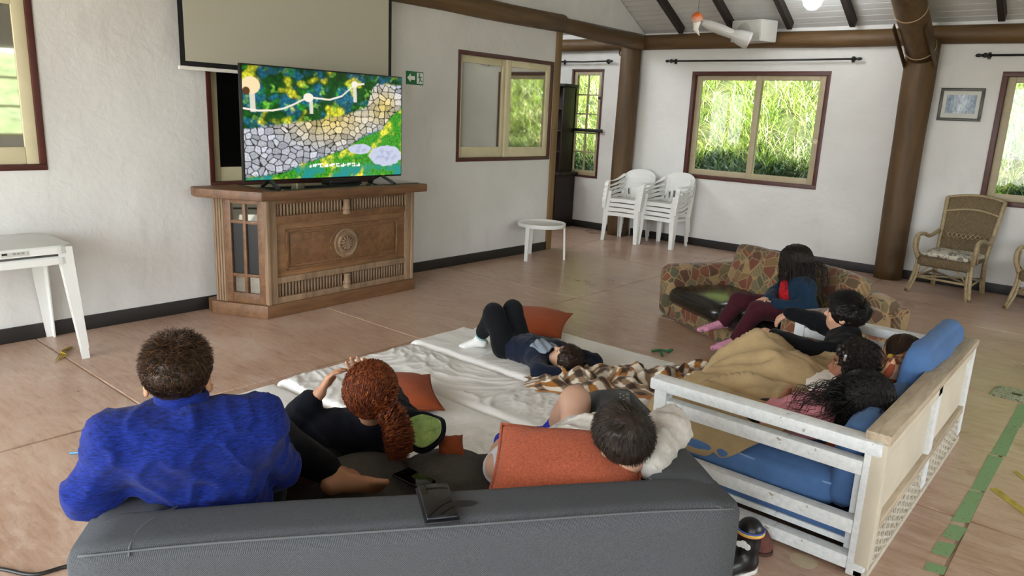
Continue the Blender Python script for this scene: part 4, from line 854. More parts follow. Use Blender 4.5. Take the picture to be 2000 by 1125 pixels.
place('terracotta_pillow', 'terracotta pillow on the floor mats beside the lying child', .48, .44, .15, M_TERRA, (-3.31, 4.24, .135), (.9, .43, -.03), (-.35, .75, .14), 1, 'terracotta pillows', piping=M_TERRA)
place('terracotta_pillow', 'terracotta pillow lying on the mat behind the red-haired child', .46, .46, .15, M_TERRA, (-2.93, 2.53, .13), (.55, .83, -.05), (-.8, .5, .06), 2, 'terracotta pillows', piping=M_TERRA)

# ================================================================ crumpled plaid blanket on the floor
def plaid():
    n, m = 170, 70; u, v = np.meshgrid(np.linspace(0, 1, n), np.linspace(0, 1, m), indexing='ij')
    A = np.array([-2.63, 3.33]); B = np.array([-1.80, 4.45]); d = B-A; L = np.hypot(*d); d /= L; s = np.array([d[1], -d[0]]); wd = np.interp(u, [0, .15, .4, .7, 1], [.26, .42, .50, .54, .24])
    off = np.interp(u, [0, .3, .6, 1], [.0, .06, .10, .02]); a = u*L+.03*np.sin(v*7); b = (v-.5)*wd+off
    P = np.stack([A[0]+d[0]*a+s[0]*b, A[1]+d[1]*a+s[1]*b, a*0], -1); e = np.minimum(np.minimum(u, 1-u)*6, np.minimum(v, 1-v)*4.5).clip(0, 1)
    r1 = np.clip(1-np.abs(vnoise(P, 9, 2)), 0, 1)**2; z = .062+e*(.03+.05*r1+.030*vnoise(P, 16, 4)+.022*vnoise(P, 34, 9)+.02*np.sin(b*40+vnoise(P, 6, 1)*3)); P[..., 2] = np.maximum(z, .058); P[..., 0] += .028*vnoise(P, 17, 7); P[..., 1] += .028*vnoise(P, 18, 8)
    su = u*L*1.5+.09*vnoise(P, 9, 11); sv = v*.95+.09*vnoise(P, 8, 12); f = lambda q: (np.floor(q*15) % 2); cu, cv = f(su), f(sv); C = np.empty((n, m, 3)); W_, Bn, Md, Oc = map(np.array, map(lin, ('#d8cfbf', '#3a2718', '#83684d', '#96601f')))
    C[:] = Md; C[(cu == 1) & (cv == 1)] = Bn; C[(cu == 0) & (cv == 0)] = W_; k = np.floor(su*5)+np.floor(sv*5); C[(k % 3 == 0) & (cu != cv)] = Oc; edge = np.minimum(v, 1-v) < .035; C[edge] = lin('#a2672f')
    i = np.arange(n-1)[:, None]*m; j = np.arange(m-1)[None]; F = np.stack([i+j, i+m+j, i+m+j+1, i+j+1], -1).reshape(-1, 4); me = mesh_np('plaid_blanket', P.reshape(-1, 3), F); setcolor(me, C.reshape(-1, 3))
    return tag(obj('plaid_blanket', me, attr_mat('brown_plaid_wool', .95, bump=(300, .3), sheen=.3)), 'crumpled brown and white plaid blanket on the floor mats', 'blanket')
plaid()
# ================================================================ beige blanket over the children on the white sofa
M_BLANK = fabric('beige_fleece', '#a58e69', .08, 350, .97, .3, nfreq=20)
def beige():
    n, m = 130, 120; u, v = np.meshgrid(np.linspace(0, 1, n), np.linspace(0, 1, m), indexing='ij')
    Y = 2.80+1.56*u; xs_ = np.interp(v, [0, .12, .45, .62, .72, .9, 1], [-.93, -1.02, -1.38, -1.55, -1.62, -1.70, -1.80]); zs_ = np.interp(v, [0, .12, .45, .62, .72, .9, 1], [.40, .40, .39, .35, .26, .06, .03])
    X = xs_+.0*Y; bump = lambda cx, cy, sx, sy, h: h*np.exp(-((X-cx)/sx)**2-((Y-cy)/sy)**2)
    Z = zs_+bump(-1.46, 3.98, .18, .13, .15)+bump(-1.40, 3.72, .24, .13, .17)+bump(-1.18, 3.55, .28, .12, .12)+bump(-1.30, 3.25, .28, .15, .09)+bump(-1.28, 3.02, .26, .10, .05)+bump(-1.05, 3.9, .2, .25, .07)
    Q = np.stack([X, Y, Z], -1); R = np.stack([X*.6+Y*.5, Y*1.0-X*.5, Z*.6], -1); r = np.clip(1-np.abs(vnoise(R, 9, 3))*1.9, 0, 1)**2; r2 = np.clip(1-np.abs(vnoise(R[..., [1, 0, 2]], 21, 6))*2.2, 0, 1)**2; Z = Z+.042*r+.006*r2+.007*vnoise(Q, 17, 5)-.015
    X = X-.05*np.clip((v-.6)/.3, 0, 1)*np.sin(Y*19+vnoise(Q, 4, 2)*2)-.02*r; Z = np.where(v > .88, np.maximum(Z*.6, .02), Z)
    near = np.clip((.05-u)/.05, 0, 1); Z = np.where(v < .75, Z-near**1.5*.15*np.clip((v-.1)/.15, 0, 1), Z); Y = np.where(u < .05, 2.842+(Y-2.80)*.46, Y); 
    i = np.arange(n-1)[:, None]*m; j = np.arange(m-1)[None]; F = np.stack([i+j, i+j+1, i+m+j+1, i+m+j], -1).reshape(-1, 4)
    o = obj('beige_blanket', mesh_np('beige_blanket', np.stack([X, Y, Z], -1).reshape(-1, 3), F), M_BLANK); o.modifiers.new('s', 'SOLIDIFY').thickness = .008
    return tag(o, 'beige fleece blanket draped over the children on the white sofa', 'blanket')
beige()
# ================================================================ small things
def gspt(u, v, z): c, s = .611, .791; return Vector((-1.573+u*c-v*s, .451+u*s+v*c, z))
def phone(c, rz, label, w=.074, L=.158, tilt=(0, 0), case=True):
    t = thing('mobile_phone', label, 'phone', c); t.rotation_euler = (tilt[0], tilt[1], rz)
    if case: box('case', (0, 0, .003), (w+.010, L+.012, .006), plain('black_leather', '#15141a', .5), t, None, .003)
    box('handset', (0, 0, .011), (w, L, .009), plain('phone_metal', '#2a2d33', .25, Metallic=.6), t, None, .004, 3); box('screen', (0, 0, .0158), (w-.005, L-.006, .0012), plain('phone_glass', '#050506', .06), t, None, .0004)
    return t
ph = phone(gspt(.795, .088, .722), gsr+math.radians(3), 'black phone in a dark case lying on the back of the grey sofa')
o = lathe('strap_tab', [(.0, 0), (.026, 0), (.028, .002), (.026, .004), (.0, .004)], plain('black_leather', '#15141a', .5), ph, 20, (.062, -.012, .001)); o.scale = (1.3, .6, 1)
phone(gspt(.80, .76, .425), gsr+math.radians(38), 'dark phone lying on the seat of the grey sofa', case=False)
rc = thing('remote_control', 'black remote control lying on the arm end of the grey sofa', 'remote control', gspt(1.535, .80, .672)); rc.rotation_euler = (math.radians(-4), 0, gsr+math.radians(-20))
box('remote_body', (0, 0, .008), (.044, .155, .016), plain('remote_black', '#0c0c0d', .35), rc, None, .006, 3)
for i in range(5):
    for j in range(3):
        if (i+j) % 2 == 0: box('button', (-.012+j*.012, -.05+i*.022, .0165), (.007, .009, .003), plain('button_grey', '#77797c', .4), rc, None, .001)
gt = thing('green_toy', 'small green plastic toy piece on the floor by the patterned sofa', 'toy', (-2.45, 4.64, .012)); MG = plain('green_plastic', '#125c36', .4)
tube('toy_bar', [(-.06, -.03, 0), (-.02, .02, .006), (.04, .05, 0)], .009, MG, gt, 8, res=12); tube('toy_bar', [(-.02, .02, .004), (.05, -.07, 0)], .008, MG, gt, 8); tube('toy_knob', [(.03, .05, 0), (.055, .07, .02)], [.014, .010], MG, gt, 8)
yr = thing('yellow_ribbon', 'frayed yellow ribbon on the floor by the plastic table leg', 'ribbon', (-5.10, 1.57, .006)); 
for k in range(4): strip('ribbon_strand', [(.09-.02*k, -.05+.02*k, 0), (.03, -.01+.015*k, .012), (-.04, .03, .004+.004*k), (-.14, .10+.01*k, .002)], .012, .002, yr, plain('yellow_ribbon', '#b49a35', .7), (.3, .3, 1), 12)
pn = thing('blue_pen', 'light blue pen on the floor beside the child in the blue fleece', 'pen', (-3.575, 1.165, .007)); tube('pen_barrel', [(-.03, -.05, 0), (.03, .05, 0)], .005, plain('pen_blue', '#3a7fae', .3), pn, 8); tube('pen_cap', [(.02, .035, .0), (.038, .063, 0)], .006, plain('pen_blue_dark', '#1f4f78', .3), pn, 8)
cb = tube('cable', [(-2.95, .55, .006), (-2.80, .63, .008), (-2.70, .69, .008), (-2.66, .80, .008), (-2.50, .85, .008)], .007, M_BLACK, None, 8, res=30); tag(cb, 'black cable on the floor at the lower left corner', 'cable')
ft = lathe('floor_sticker', [(.0, 0), (.052, 0), (.052, .0012), (.0, .0012)], plain('old_sticker', '#b7a78d', .6, .1, 20), None, 28, (-.745, 2.735, .0005)); tag(ft, 'round pale sticker on the floor beside the white sofa arm', 'sticker')
pl = thing('floor_plate', 'square scratched greenish metal cover plate in the floor at the right edge', 'floor plate', (-.395, 5.66, 0), math.radians(-3)); t = NT('scratched_painted_metal'); v = t.coord('Object'); n = t.noise(v, 38, 5, .7, 2); t.set(t.ramp(n, [(.40, '#35382c'), (.47, '#9aa184'), (.7, '#b9c0a4')]), .5); t.bump(n, .3, .004)
box('plate', (0, 0, .003), (.24, .27, .008), t.m, pl, None, .003); o = lathe('hole', [(.0, 0), (.03, 0), (.032, .002), (.0, .002)], M_BLACK, pl, 20, (.01, 0, .0068)); o.scale = (1, .7, 1)
def tape(pts, w, mat, label, g):
    e = thing('floor_tape', label, 'tape', (0, 0, 0), 0, g)
    for a, b, c, d in pts:
        P = [(a-w/2, b), (a+w/2, b+.02), (c+w/2, d), (c-w/2, d-.015)]; prism('tape_strip', [(x+random.uniform(-.006, .006), y+random.uniform(-.012, .012)) for x, y in P], .0004, .0016, mat, e)
t = NT('worn_green_tape'); v = t.geo(); n = t.noise(v, 60, 4, .7); t.set(t.mix(t.ramp(n, [(.60, 0.0), (.64, .85)]), '#77996a', '#6b5a48'), .6); MGT = t.m
tape([(-.345, 3.02, -.345, 3.10), (-.35, 3.17, -.348, 3.30), (-.350, 3.33, -.345, 3.50), (-.34, 3.52, -.34, 3.92), (-.335, 3.93, -.335, 4.45), (-.33, 4.46, -.325, 5.0), (-.325, 5.01, -.318, 5.50)], .062, MGT, 'worn green tape line along the floor joint at right', 'worn tape lines on the floor')
ty = plain('worn_yellow_tape', '#a5943c', .7, .25, 30)
e = thing('floor_tape', 'longer worn yellow tape strip on the floor at the right edge', 'tape', (0, 0, 0), 0, 'worn tape lines on the floor'); prism('tape_strip', [(-.30, 3.99), (-.13, 3.80), (-.10, 3.83), (-.275, 4.03)], .0004, .0016, ty, e)
e = thing('floor_tape', 'short yellow tape scrap on the floor at the right edge above the longer one', 'tape', (0, 0, 0), 0, 'worn tape lines on the floor'); prism('tape_strip', [(-.245, 4.30), (-.17, 4.20), (-.155, 4.215), (-.23, 4.325)], .0004, .0016, ty, e)
# ================================================================ implicit-surface modelling for people
def nv(a): a = np.asarray(a, float); return a/(np.linalg.norm(a)+1e-12)
class SDF:
    def __init__(s): s.p = []
    def rc(s, a, b, ra, rb=None, k=.02, op=1):
        s.p.append(('rc', np.asarray(a, float), np.asarray(b, float), ra, ra if rb is None else rb, k, op)); return s
    def el(s, c, R, r, k=.02, op=1):
        s.p.append(('el', np.asarray(c, float), np.asarray(R, float), np.asarray(r, float), None, k, op)); return s
    def chain(s, P, r, k=.02):
        for i in range(len(P)-1): s.rc(P[i], P[i+1], r[i], r[i+1], k)
        return s
    def bounds(s):
        lo = np.full(3, 9e9); hi = -lo
        for t, a, b, c, d, k, op in s.p:
            if op < 0: continue
            if t == 'rc': m = max(c, d); l = np.minimum(a, b)-m; h = np.maximum(a, b)+m
            else: m = c.max(); l = a-m; h = a+m
            lo = np.minimum(lo, l); hi = np.maximum(hi, h)
        return lo, hi
    def ev(s, P, far):
        """P (ncell, npt, 3); primitives are culled per cell"""
        D = np.full(P.shape[:2], far, np.float32); lo_, hi_ = P[:, 0], P[:, -1]
        for t, a, b, c, d, k, op in s.p:
            if t == 'rc': m = max(c, d); l = np.minimum(a, b)-m; h = np.maximum(a, b)+m
            else: m = c.max(); l = a-m; h = a+m
            mg = far; I = np.flatnonzero(((hi_ > l-mg) & (lo_ < h+mg)).all(1))
            if not len(I): continue
            Q = (P[I]-a.astype(np.float32)).reshape(-1, 3)
            if t == 'rc':
                ba = (b-a).astype(np.float32); L2 = float(ba@ba); tt = np.clip((Q@ba)/np.float32(max(L2, 1e-9)), 0, 1); Q -= tt[:, None]*ba; e = np.sqrt(np.einsum('ij,ij->i', Q, Q))-(np.float32(c)+np.float32(d-c)*tt)
            else:
                q = (Q@b.T.astype(np.float32))/c.astype(np.float32); k0 = np.sqrt(np.einsum('ij,ij->i', q, q)); q /= c.astype(np.float32); k1 = np.sqrt(np.einsum('ij,ij->i', q, q)); e = k0*(k0-1)/np.maximum(k1, 1e-9)
            g = D[I].reshape(-1); k = np.float32(k)
            if op > 0: hh = np.clip(k-np.abs(g-e), 0, None)/k; r = np.minimum(g, e)-hh*hh*k*np.float32(.25)
            else: hh = np.clip(k-np.abs(-e-g), 0, None)/k; r = np.maximum(g, -e)+hh*hh*k*np.float32(.25)
            D[I] = r.reshape(len(I), -1)
        return D
    def mesh(s, name, h, disp=None):
        lo, hi = s.bounds(); lo = lo-6*h; hi = hi+6*h; C = 4; n = (np.ceil((hi-lo)/(h*C))).astype(int)+1; far = np.float32(C*h*2.2+.012)
        ax = [lo[i]+np.arange(n[i])*h*C for i in range(3)]; g = np.stack(np.meshgrid(*ax, indexing='ij'), -1).reshape(-1, 3)
        g = g.astype(np.float32); D0 = s.ev(g[:, None], far).reshape(n); act = np.abs(D0) < far*.985
        A = np.zeros(n-1, bool)
        for a in (0, 1):
            for b in (0, 1):
                for c in (0, 1): A |= act[a:n[0]-1+a, b:n[1]-1+b, c:n[2]-1+c]
        D = np.repeat(np.repeat(np.repeat(D0[:-1, :-1, :-1], C, 0), C, 1), C, 2)
        ci = np.argwhere(A); of = np.stack(np.meshgrid(*[np.arange(C)]*3, indexing='ij'), -1).reshape(-1, 3)
        fi = (ci[:, None]*C+of[None]); P = (lo+fi*h).astype(np.float32); d = s.ev(P, far).reshape(-1); fi = fi.reshape(-1, 3); P = P.reshape(-1, 3)
        if disp is not None:
            nb = np.flatnonzero(np.abs(d) < 4*h+.02); d[nb] += disp(P[nb]).astype(np.float32)
        D[fi[:, 0], fi[:, 1], fi[:, 2]] = d
        S = D < 0; N = np.array(D.shape)-1
        cnt = np.zeros(N, np.int8)
        cs = [(a, b, c) for a in (0, 1) for b in (0, 1) for c in (0, 1)]
        for a, b, c in cs: cnt += S[a:N[0]+a, b:N[1]+b, c:N[2]+c]
        I = np.argwhere((cnt > 0) & (cnt < 8)); idx = np.full(N, -1, np.int32); idx[I[:, 0], I[:, 1], I[:, 2]] = np.arange(len(I))
        val = {q: D[I[:, 0]+q[0], I[:, 1]+q[1], I[:, 2]+q[2]] for q in cs}; acc = np.zeros((len(I), 3)); w = np.zeros(len(I))
        for q in cs:
            for axx in range(3):
                if q[axx]: continue
                r = list(q); r[axx] = 1; r = tuple(r); v0, v1 = val[q], val[r]; m = (v0 < 0) != (v1 < 0); t = np.where(m, v0/np.where(m, v0-v1, 1), 0); p = np.tile(np.array(q, float), (len(I), 1)); p[:, axx] = t; acc += p*m[:, None]; w += m
        V = lo+(I+acc/w[:, None])*h; F = []
        for axx in range(3):
            o1, o2 = [(1, 2), (2, 0), (0, 1)][axx]; s0 = S; sl = [slice(1, N[i]) for i in range(3)]; sl[axx] = slice(0, N[axx]); sh = list(sl); sh[axx] = slice(1, N[axx]+1)
            a, b = S[tuple(sl)], S[tuple(sh)]; E = np.argwhere(a != b); 
            if not len(E): continue
            inside = a[E[:, 0], E[:, 1], E[:, 2]]; base = E.copy(); 
            for i in range(3):
                if i != axx: base[:, i] += 1
            def at_(d1, d2):
                q = base.copy(); q[:, o1] -= d1; q[:, o2] -= d2; return idx[q[:, 0], q[:, 1], q[:, 2]]
            f = np.stack([at_(1, 1), at_(0, 1), at_(0, 0), at_(1, 0)], -1); f[~inside] = f[~inside][:, ::-1]; F.append(f)
        F = np.vstack(F); F = F[(F >= 0).all(1)]
        return V, F
def sdf_obj(name, s, h, mat, parent, base, disp=None, color=None):
    V, F = s.mesh(name, h, disp); me = mesh_np(name, V-base, F)
    if color is not None: setcolor(me, color(V))
    return obj(name, me, mat, parent)
def frame3(f, up):
    f = nv(f); r = nv(np.cross(f, up)); u = np.cross(r, f); return np.array([r, f, u])       # rows right, forward, up
M_SKIN = NT('child_skin'); _a = M_SKIN.n('ShaderNodeAttribute', attribute_name='Col').outputs['Color']; M_SKIN.set(_a, .55); M_SKIN.b.inputs['Subsurface Weight'].default_value = .08; M_SKIN.b.inputs['Subsurface Radius'].default_value = (.012, .005, .003); M_SKIN.b.inputs['Specular IOR Level'].default_value = .35; M_SKIN = M_SKIN.m
def head_sdf(s, c, R, g):
    W_ = lambda x, y, z: c+g*(R.T@np.array([x, y, z]))
    s.el(W_(0, -.014, .026), R, np.array([.073, .092, .078])*g, .03); s.el(W_(0, .022, -.032), R, np.array([.058, .066, .076])*g, .03); s.el(W_(0, .047, -.078), R, np.array([.032, .032, .024])*g, .025)
    for q in (-1, 1):
        s.el(W_(q*.032, .052, -.038), R, np.array([.026, .027, .028])*g, .02)
        e = frame3(R[1]+R[0]*q*.0, R[2]+R[1]*-.15); s.el(W_(q*.077, -.012, -.014), np.array([nv(R[0]+q*R[1]*-.45), nv(R[1]+q*R[0]*.45), R[2]]), np.array([.008, .020, .031])*g, .006); s.el(W_(q*.085, -.006, -.012), R, np.array([.007, .011, .018])*g, .004, -1)
        s.el(W_(q*.031, .096, -.004), R, np.array([.016, .012, .009])*g, .012, -1); s.rc(W_(q*.009, .090, -.032), W_(q*.010, .088, -.031), .0065*g, None, .006)
    s.rc(W_(-.034, .074, .012), W_(.034, .074, .012), .012*g, None, .02); s.rc(W_(0, .084, .000), W_(0, .101, -.027), .0065*g, .0105*g, .01)
    s.rc(W_(-.017, .080, -.054), W_(.017, .080, -.054), .0055*g, None, .006); s.rc(W_(-.014, .079, -.064), W_(.014, .079, -.064), .0065*g, None, .007); return s
def hand_sdf(s, w, d, n, g, side, curl=.5, spread=.12, thumb=.7):
    """w wrist, d direction of fingers, n palm normal (palm side), side +1/-1 picks thumb side"""
    d = nv(d); n = nv(n-d*np.dot(n, d)); l = np.cross(n, d)*side; L = .062*g
    for q in (-.6, 0, .6): s.rc(w+l*q*.016*g, w+d*L+l*q*.026*g, .0125*g, .0115*g, .010)
    for i, (q, fl_, r) in enumerate(((.030, .060, .0076), (.0105, .068, .0080), (-.0095, .062, .0076), (-.028, .048, .0066))):
        b = w+d*L*.98+l*q*g; dd = nv(d+l*spread*(1.5-i)); ang_ = 0; pts = [b]
        for seg in (.42, .32, .26):
            ang_ += curl*.9*(1 if len(pts) > 1 else .8); v = dd*math.cos(ang_)+n*math.sin(ang_); pts.append(pts[-1]+v*fl_*seg*g)
        s.chain(pts, [r*g*1.05, r*g, r*g*.92, r*g*.8], .004)
    b = w+d*L*.25+l*.022*g; v1 = nv(d*.75+l*.65+n*.25); v2 = nv(d*.95+l*.25*(1-thumb)+n*.35*thumb); p1 = b+v1*.036*g; p2 = p1+v2*.028*g; s.chain([b, p1, p2], [.0115*g, .0095*g, .0075*g], .008); return s
def foot_sdf(s, ank, toe, up, g, bare=False, r=.030):
    d = nv(np.asarray(toe)-ank); u = nv(np.asarray(up)-d*np.dot(up, d)); l = np.cross(d, u); L = np.linalg.norm(np.asarray(toe)-ank); heel = ank-d*.028*g-u*.030*g
    s.rc(heel, ank, r*.95*g, r*.92*g, .02); s.rc(heel+d*.02*g, ank+d*(L*.62)-u*.026*g, r*.85*g, r*.62*g, .02)
    for q in (-1, 1): s.rc(ank+d*L*.2-u*.018*g, ank+d*L*.70-u*.030*g+l*q*.019*g, r*.75*g, r*.55*g, .02)
    if bare:
        for i, (q, ll, rr) in enumerate(((.027, .30, .0125), (.010, .29, .0095), (-.004, .26, .009), (-.017, .22, .0085), (-.029, .17, .008))):
            b = ank+d*L*.72-u*.033*g+l*q*g; s.rc(b, b+d*L*ll-u*.001, rr*g, rr*g*.9, .006)
    else: s.rc(ank+d*L*.7-u*.032*g-l*.014*g, ank+d*L*.92-u*.033*g, r*.55*g, r*.45*g, .02); s.rc(ank+d*L*.7-u*.032*g+l*.016*g, ank+d*L*.97-u*.031*g+l*.008*g, r*.55*g, r*.48*g, .02)
    return s
def torso_sdf(s, J, g, ex=0.0, k=.05, full=1.0):
    nk, pl = J['neck'], J['pel']; sl, sr = J['shL'], J['shR']; m = (sl+sr)/2; hl, hr = J['hipL'], J['hipR']; r = .058*g+ex
    s.rc(sl, sr, .046*g+ex, None, k); s.rc(nk, m, .046*g+ex*.5, .06*g+ex, k)
    wl, wr_ = m+(sl-m)*.52, m+(sr-m)*.52; mid = m*.5+pl*.5
    s.rc(wl-(m-pl)*.10, mid+(hl-pl)*.55, .072*g*full+ex, .066*g*full+ex, k); s.rc(wr_-(m-pl)*.10, mid+(hr-pl)*.55, .072*g*full+ex, .066*g*full+ex, k)
    s.rc(mid+(hl-pl)*.55, hl, .066*g*full+ex, .070*g+ex, k); s.rc(mid+(hr-pl)*.55, hr, .066*g*full+ex, .070*g+ex, k); return s
def person(label, J, g=1.0, skin='#b98a6c', lips='#a5645a', brow='#2a1b12', face=(0, 1, 0), up=(0, 0, 1), shirt=None, sleeves=(1.0, 1.0), pants=None, pant_len=(1.0, 1.0), socks=None, hands=None, feet=('sock', 'sock'), hb=.0058, base=None, body_h=None, puff=.016, wr=.006, shirt_name='shirt', pants_name='trousers', hs=1.0, eyes='#2a170c', collar=True, extra=None):
    J = {k: np.asarray(v, float) for k, v in J.items()}; pl = J['pel']; m = (J['shL']+J['shR'])/2; side = nv(J['shL']-J['shR'])
    J.setdefault('hipL', pl+side*.068*g); J.setdefault('hipR', pl-side*.068*g)
    base = np.asarray(base if base is not None else (pl[0], pl[1], min(v[2] for v in J.values())-.05), float)
    t = thing('person', label, 'person', base); R = frame3(face, up); hc = J['head']; hg = g*hs
    s = SDF(); head_sdf(s, hc, R, hg); s.rc(J['neck'], hc+hg*(R.T@np.array([0, -.022, -.055])), .041*g, .043*g, .025); torso_sdf(s, J, g*.92)
    for q in 'LR':
        if 'el'+q in J:
            s.chain([J['sh'+q], J['el'+q], J['wr'+q]], [.040*g, .033*g, .022*g], .025)
            if hands and q in hands: hand_sdf(s, J['wr'+q], *hands[q][:2], g=g*1.05, side=(1 if q == 'R' else -1)*hands[q][2], **hands[q][3])
        if 'kn'+q in J:
            s.chain([J['hip'+q], J['kn'+q], J['an'+q]], [.066*g, .049*g, .030*g], .03); kn = J['kn'+q]; s.rc(kn, kn, .051*g, None, .02)
            ca = J['kn'+q]*.68+J['an'+q]*.32; s.rc(ca, ca*.7+J['an'+q]*.3, .046*g, .038*g, .03)
            if 'to'+q in J: foot_sdf(s, J['an'+q], J['to'+q], J.get('up'+q, nv(J['kn'+q]-J['an'+q])), g, feet['LR'.index(q)] == 'bare')
    sk, lp, bw_ = map(np.array, map(lin, (skin, lips, brow)))
    def col(V):
        q = (V-hc)@R.T/hg; C = np.tile(sk, (len(V), 1)); x, y, z = q.T; n = .5+.5*vnoise(V, 30, 1); C *= (.93+.10*n)[:, None]
        h_ = (np.linalg.norm(q, axis=1) < .16)
        lm = h_ & (y > .074) & (np.abs(x) < .021) & (np.abs(z+.059) < .0095); C[lm] = lp; bm_ = h_ & (y > .055) & (np.abs(x) > .013) & (np.abs(x) < .046) & (np.abs(z-.019-.12*(.03-np.abs(np.abs(x)-.03))) < .0045); C[bm_] = bw_
        ck = h_ & (y > .03); cheek = np.exp(-((np.abs(x)-.036)**2+(z+.035)**2)/.0004)*ck; C = C*(1-.25*cheek[:, None])+np.array(lin('#b05a4a'))*.25*cheek[:, None]; return C
    sdf_obj('body', s, hb, M_SKIN, t, base, None, col)
    ev, ef, ec = [], [], []; o = 0
    for q in (-1, 1):
        c = hc+hg*(R.T@np.array([q*.0305, .0735, -.004])); me = bmesh.new(); bmesh.ops.create_uvsphere(me, u_segments=14, v_segments=10, radius=.0115*hg)
        for v in me.verts: v.index
        me.verts.index_update(); P = np.array([v.co[:] for v in me.verts]); ef += [[v.index+o for v in f.verts] for f in me.faces]; me.free(); dd = (P/(.0115*hg))@R[1]; ev.append(P+c-base); ec.append(np.where((dd > .70)[:, None], np.array(lin(eyes)), np.array(lin('#9c938a')))); o += len(P)
    me = mesh_np('eyes', np.vstack(ev), ef); setcolor(me, np.vstack(ec)); obj('eyes', me, attr_mat('eye_gloss', .15), t)
    rr = np.random.default_rng(int(abs(hc.sum())*1e4) % 99999); sd = rr.uniform(0, 20)
    def fold(a, f1=26, f2=60):
        ax = nv(rr.normal(size=3)); 
        return lambda P: -(a*(np.clip(1-np.abs(vnoise(P-.6*np.outer(P@ax, ax), f1, sd))*2.0, 0, 1)**2-.22)+a*.6*vnoise(P, 13, sd+5)+a*.22*vnoise(P, f2, sd+2))
    if shirt:
        s = SDF(); torso_sdf(s, J, g, puff); ex = puff*.75
        for q, ln in zip('LR', sleeves):
            if 'el'+q in J and ln > 0:
                a, e, w = J['sh'+q], J['el'+q], J['wr'+q]; 
                if ln <= .5: s.rc(a, a+(e-a)*ln*1.6, .047*g+ex, .047*g+ex, .03)
                else: w2 = e+(w-e)*(ln-.5)*2; s.chain([a, e], [.046*g+ex, .040*g+ex], .03); s.chain([e, w2], [.041*g+ex, .030*g+ex], .025)
        if collar: s.rc(J['neck']+(hc-J['neck'])*.10, J['neck']+(m-J['neck'])*.5, .047*g+ex*.4, .058*g+ex, .03)
        sh_o = sdf_obj(shirt_name, s, .0085, shirt, t, base, fold(wr))
    if pants:
        s = SDF(); ex = .013; s.rc(J['hipL'], J['hipR'], .076*g+ex, None, .04); s.rc(pl+(m-pl)*.22+side*.03*g, pl+(m-pl)*.22-side*.03*g, .072*g+ex, None, .04)
        for q, ln in zip('LR', pant_len):
            if 'kn'+q in J and ln > 0:
                h_, k_, a_ = J['hip'+q], J['kn'+q], J['an'+q]
                if ln <= .5: s.rc(h_, h_+(k_-h_)*ln*2, .074*g+ex, .064*g+ex*1.4, .03)
                else: e_ = k_+(a_-k_)*(ln-.5)*2; s.chain([h_, k_, e_], [.072*g+ex, .054*g+ex, .037*g+ex], .03)
        sdf_obj(pants_name, s, .0085, pants, t, base, fold(wr*.8, 11, 26))
    if socks:
        for q in 'LR':
            if 'to'+q in J and feet['LR'.index(q)] == 'sock':
                s = SDF(); foot_sdf(s, J['an'+q], J['to'+q], J.get('up'+q, nv(J['kn'+q]-J['an'+q])), g, False, .0335); a = J['an'+q]; s.rc(a, a+nv(J['kn'+q]-a)*.055*g, .034*g, .036*g, .012); sdf_obj('sock', s, .0065, socks, t, base)
    return t, dict(c=hc, R=R, g=hg, base=base, J=J)
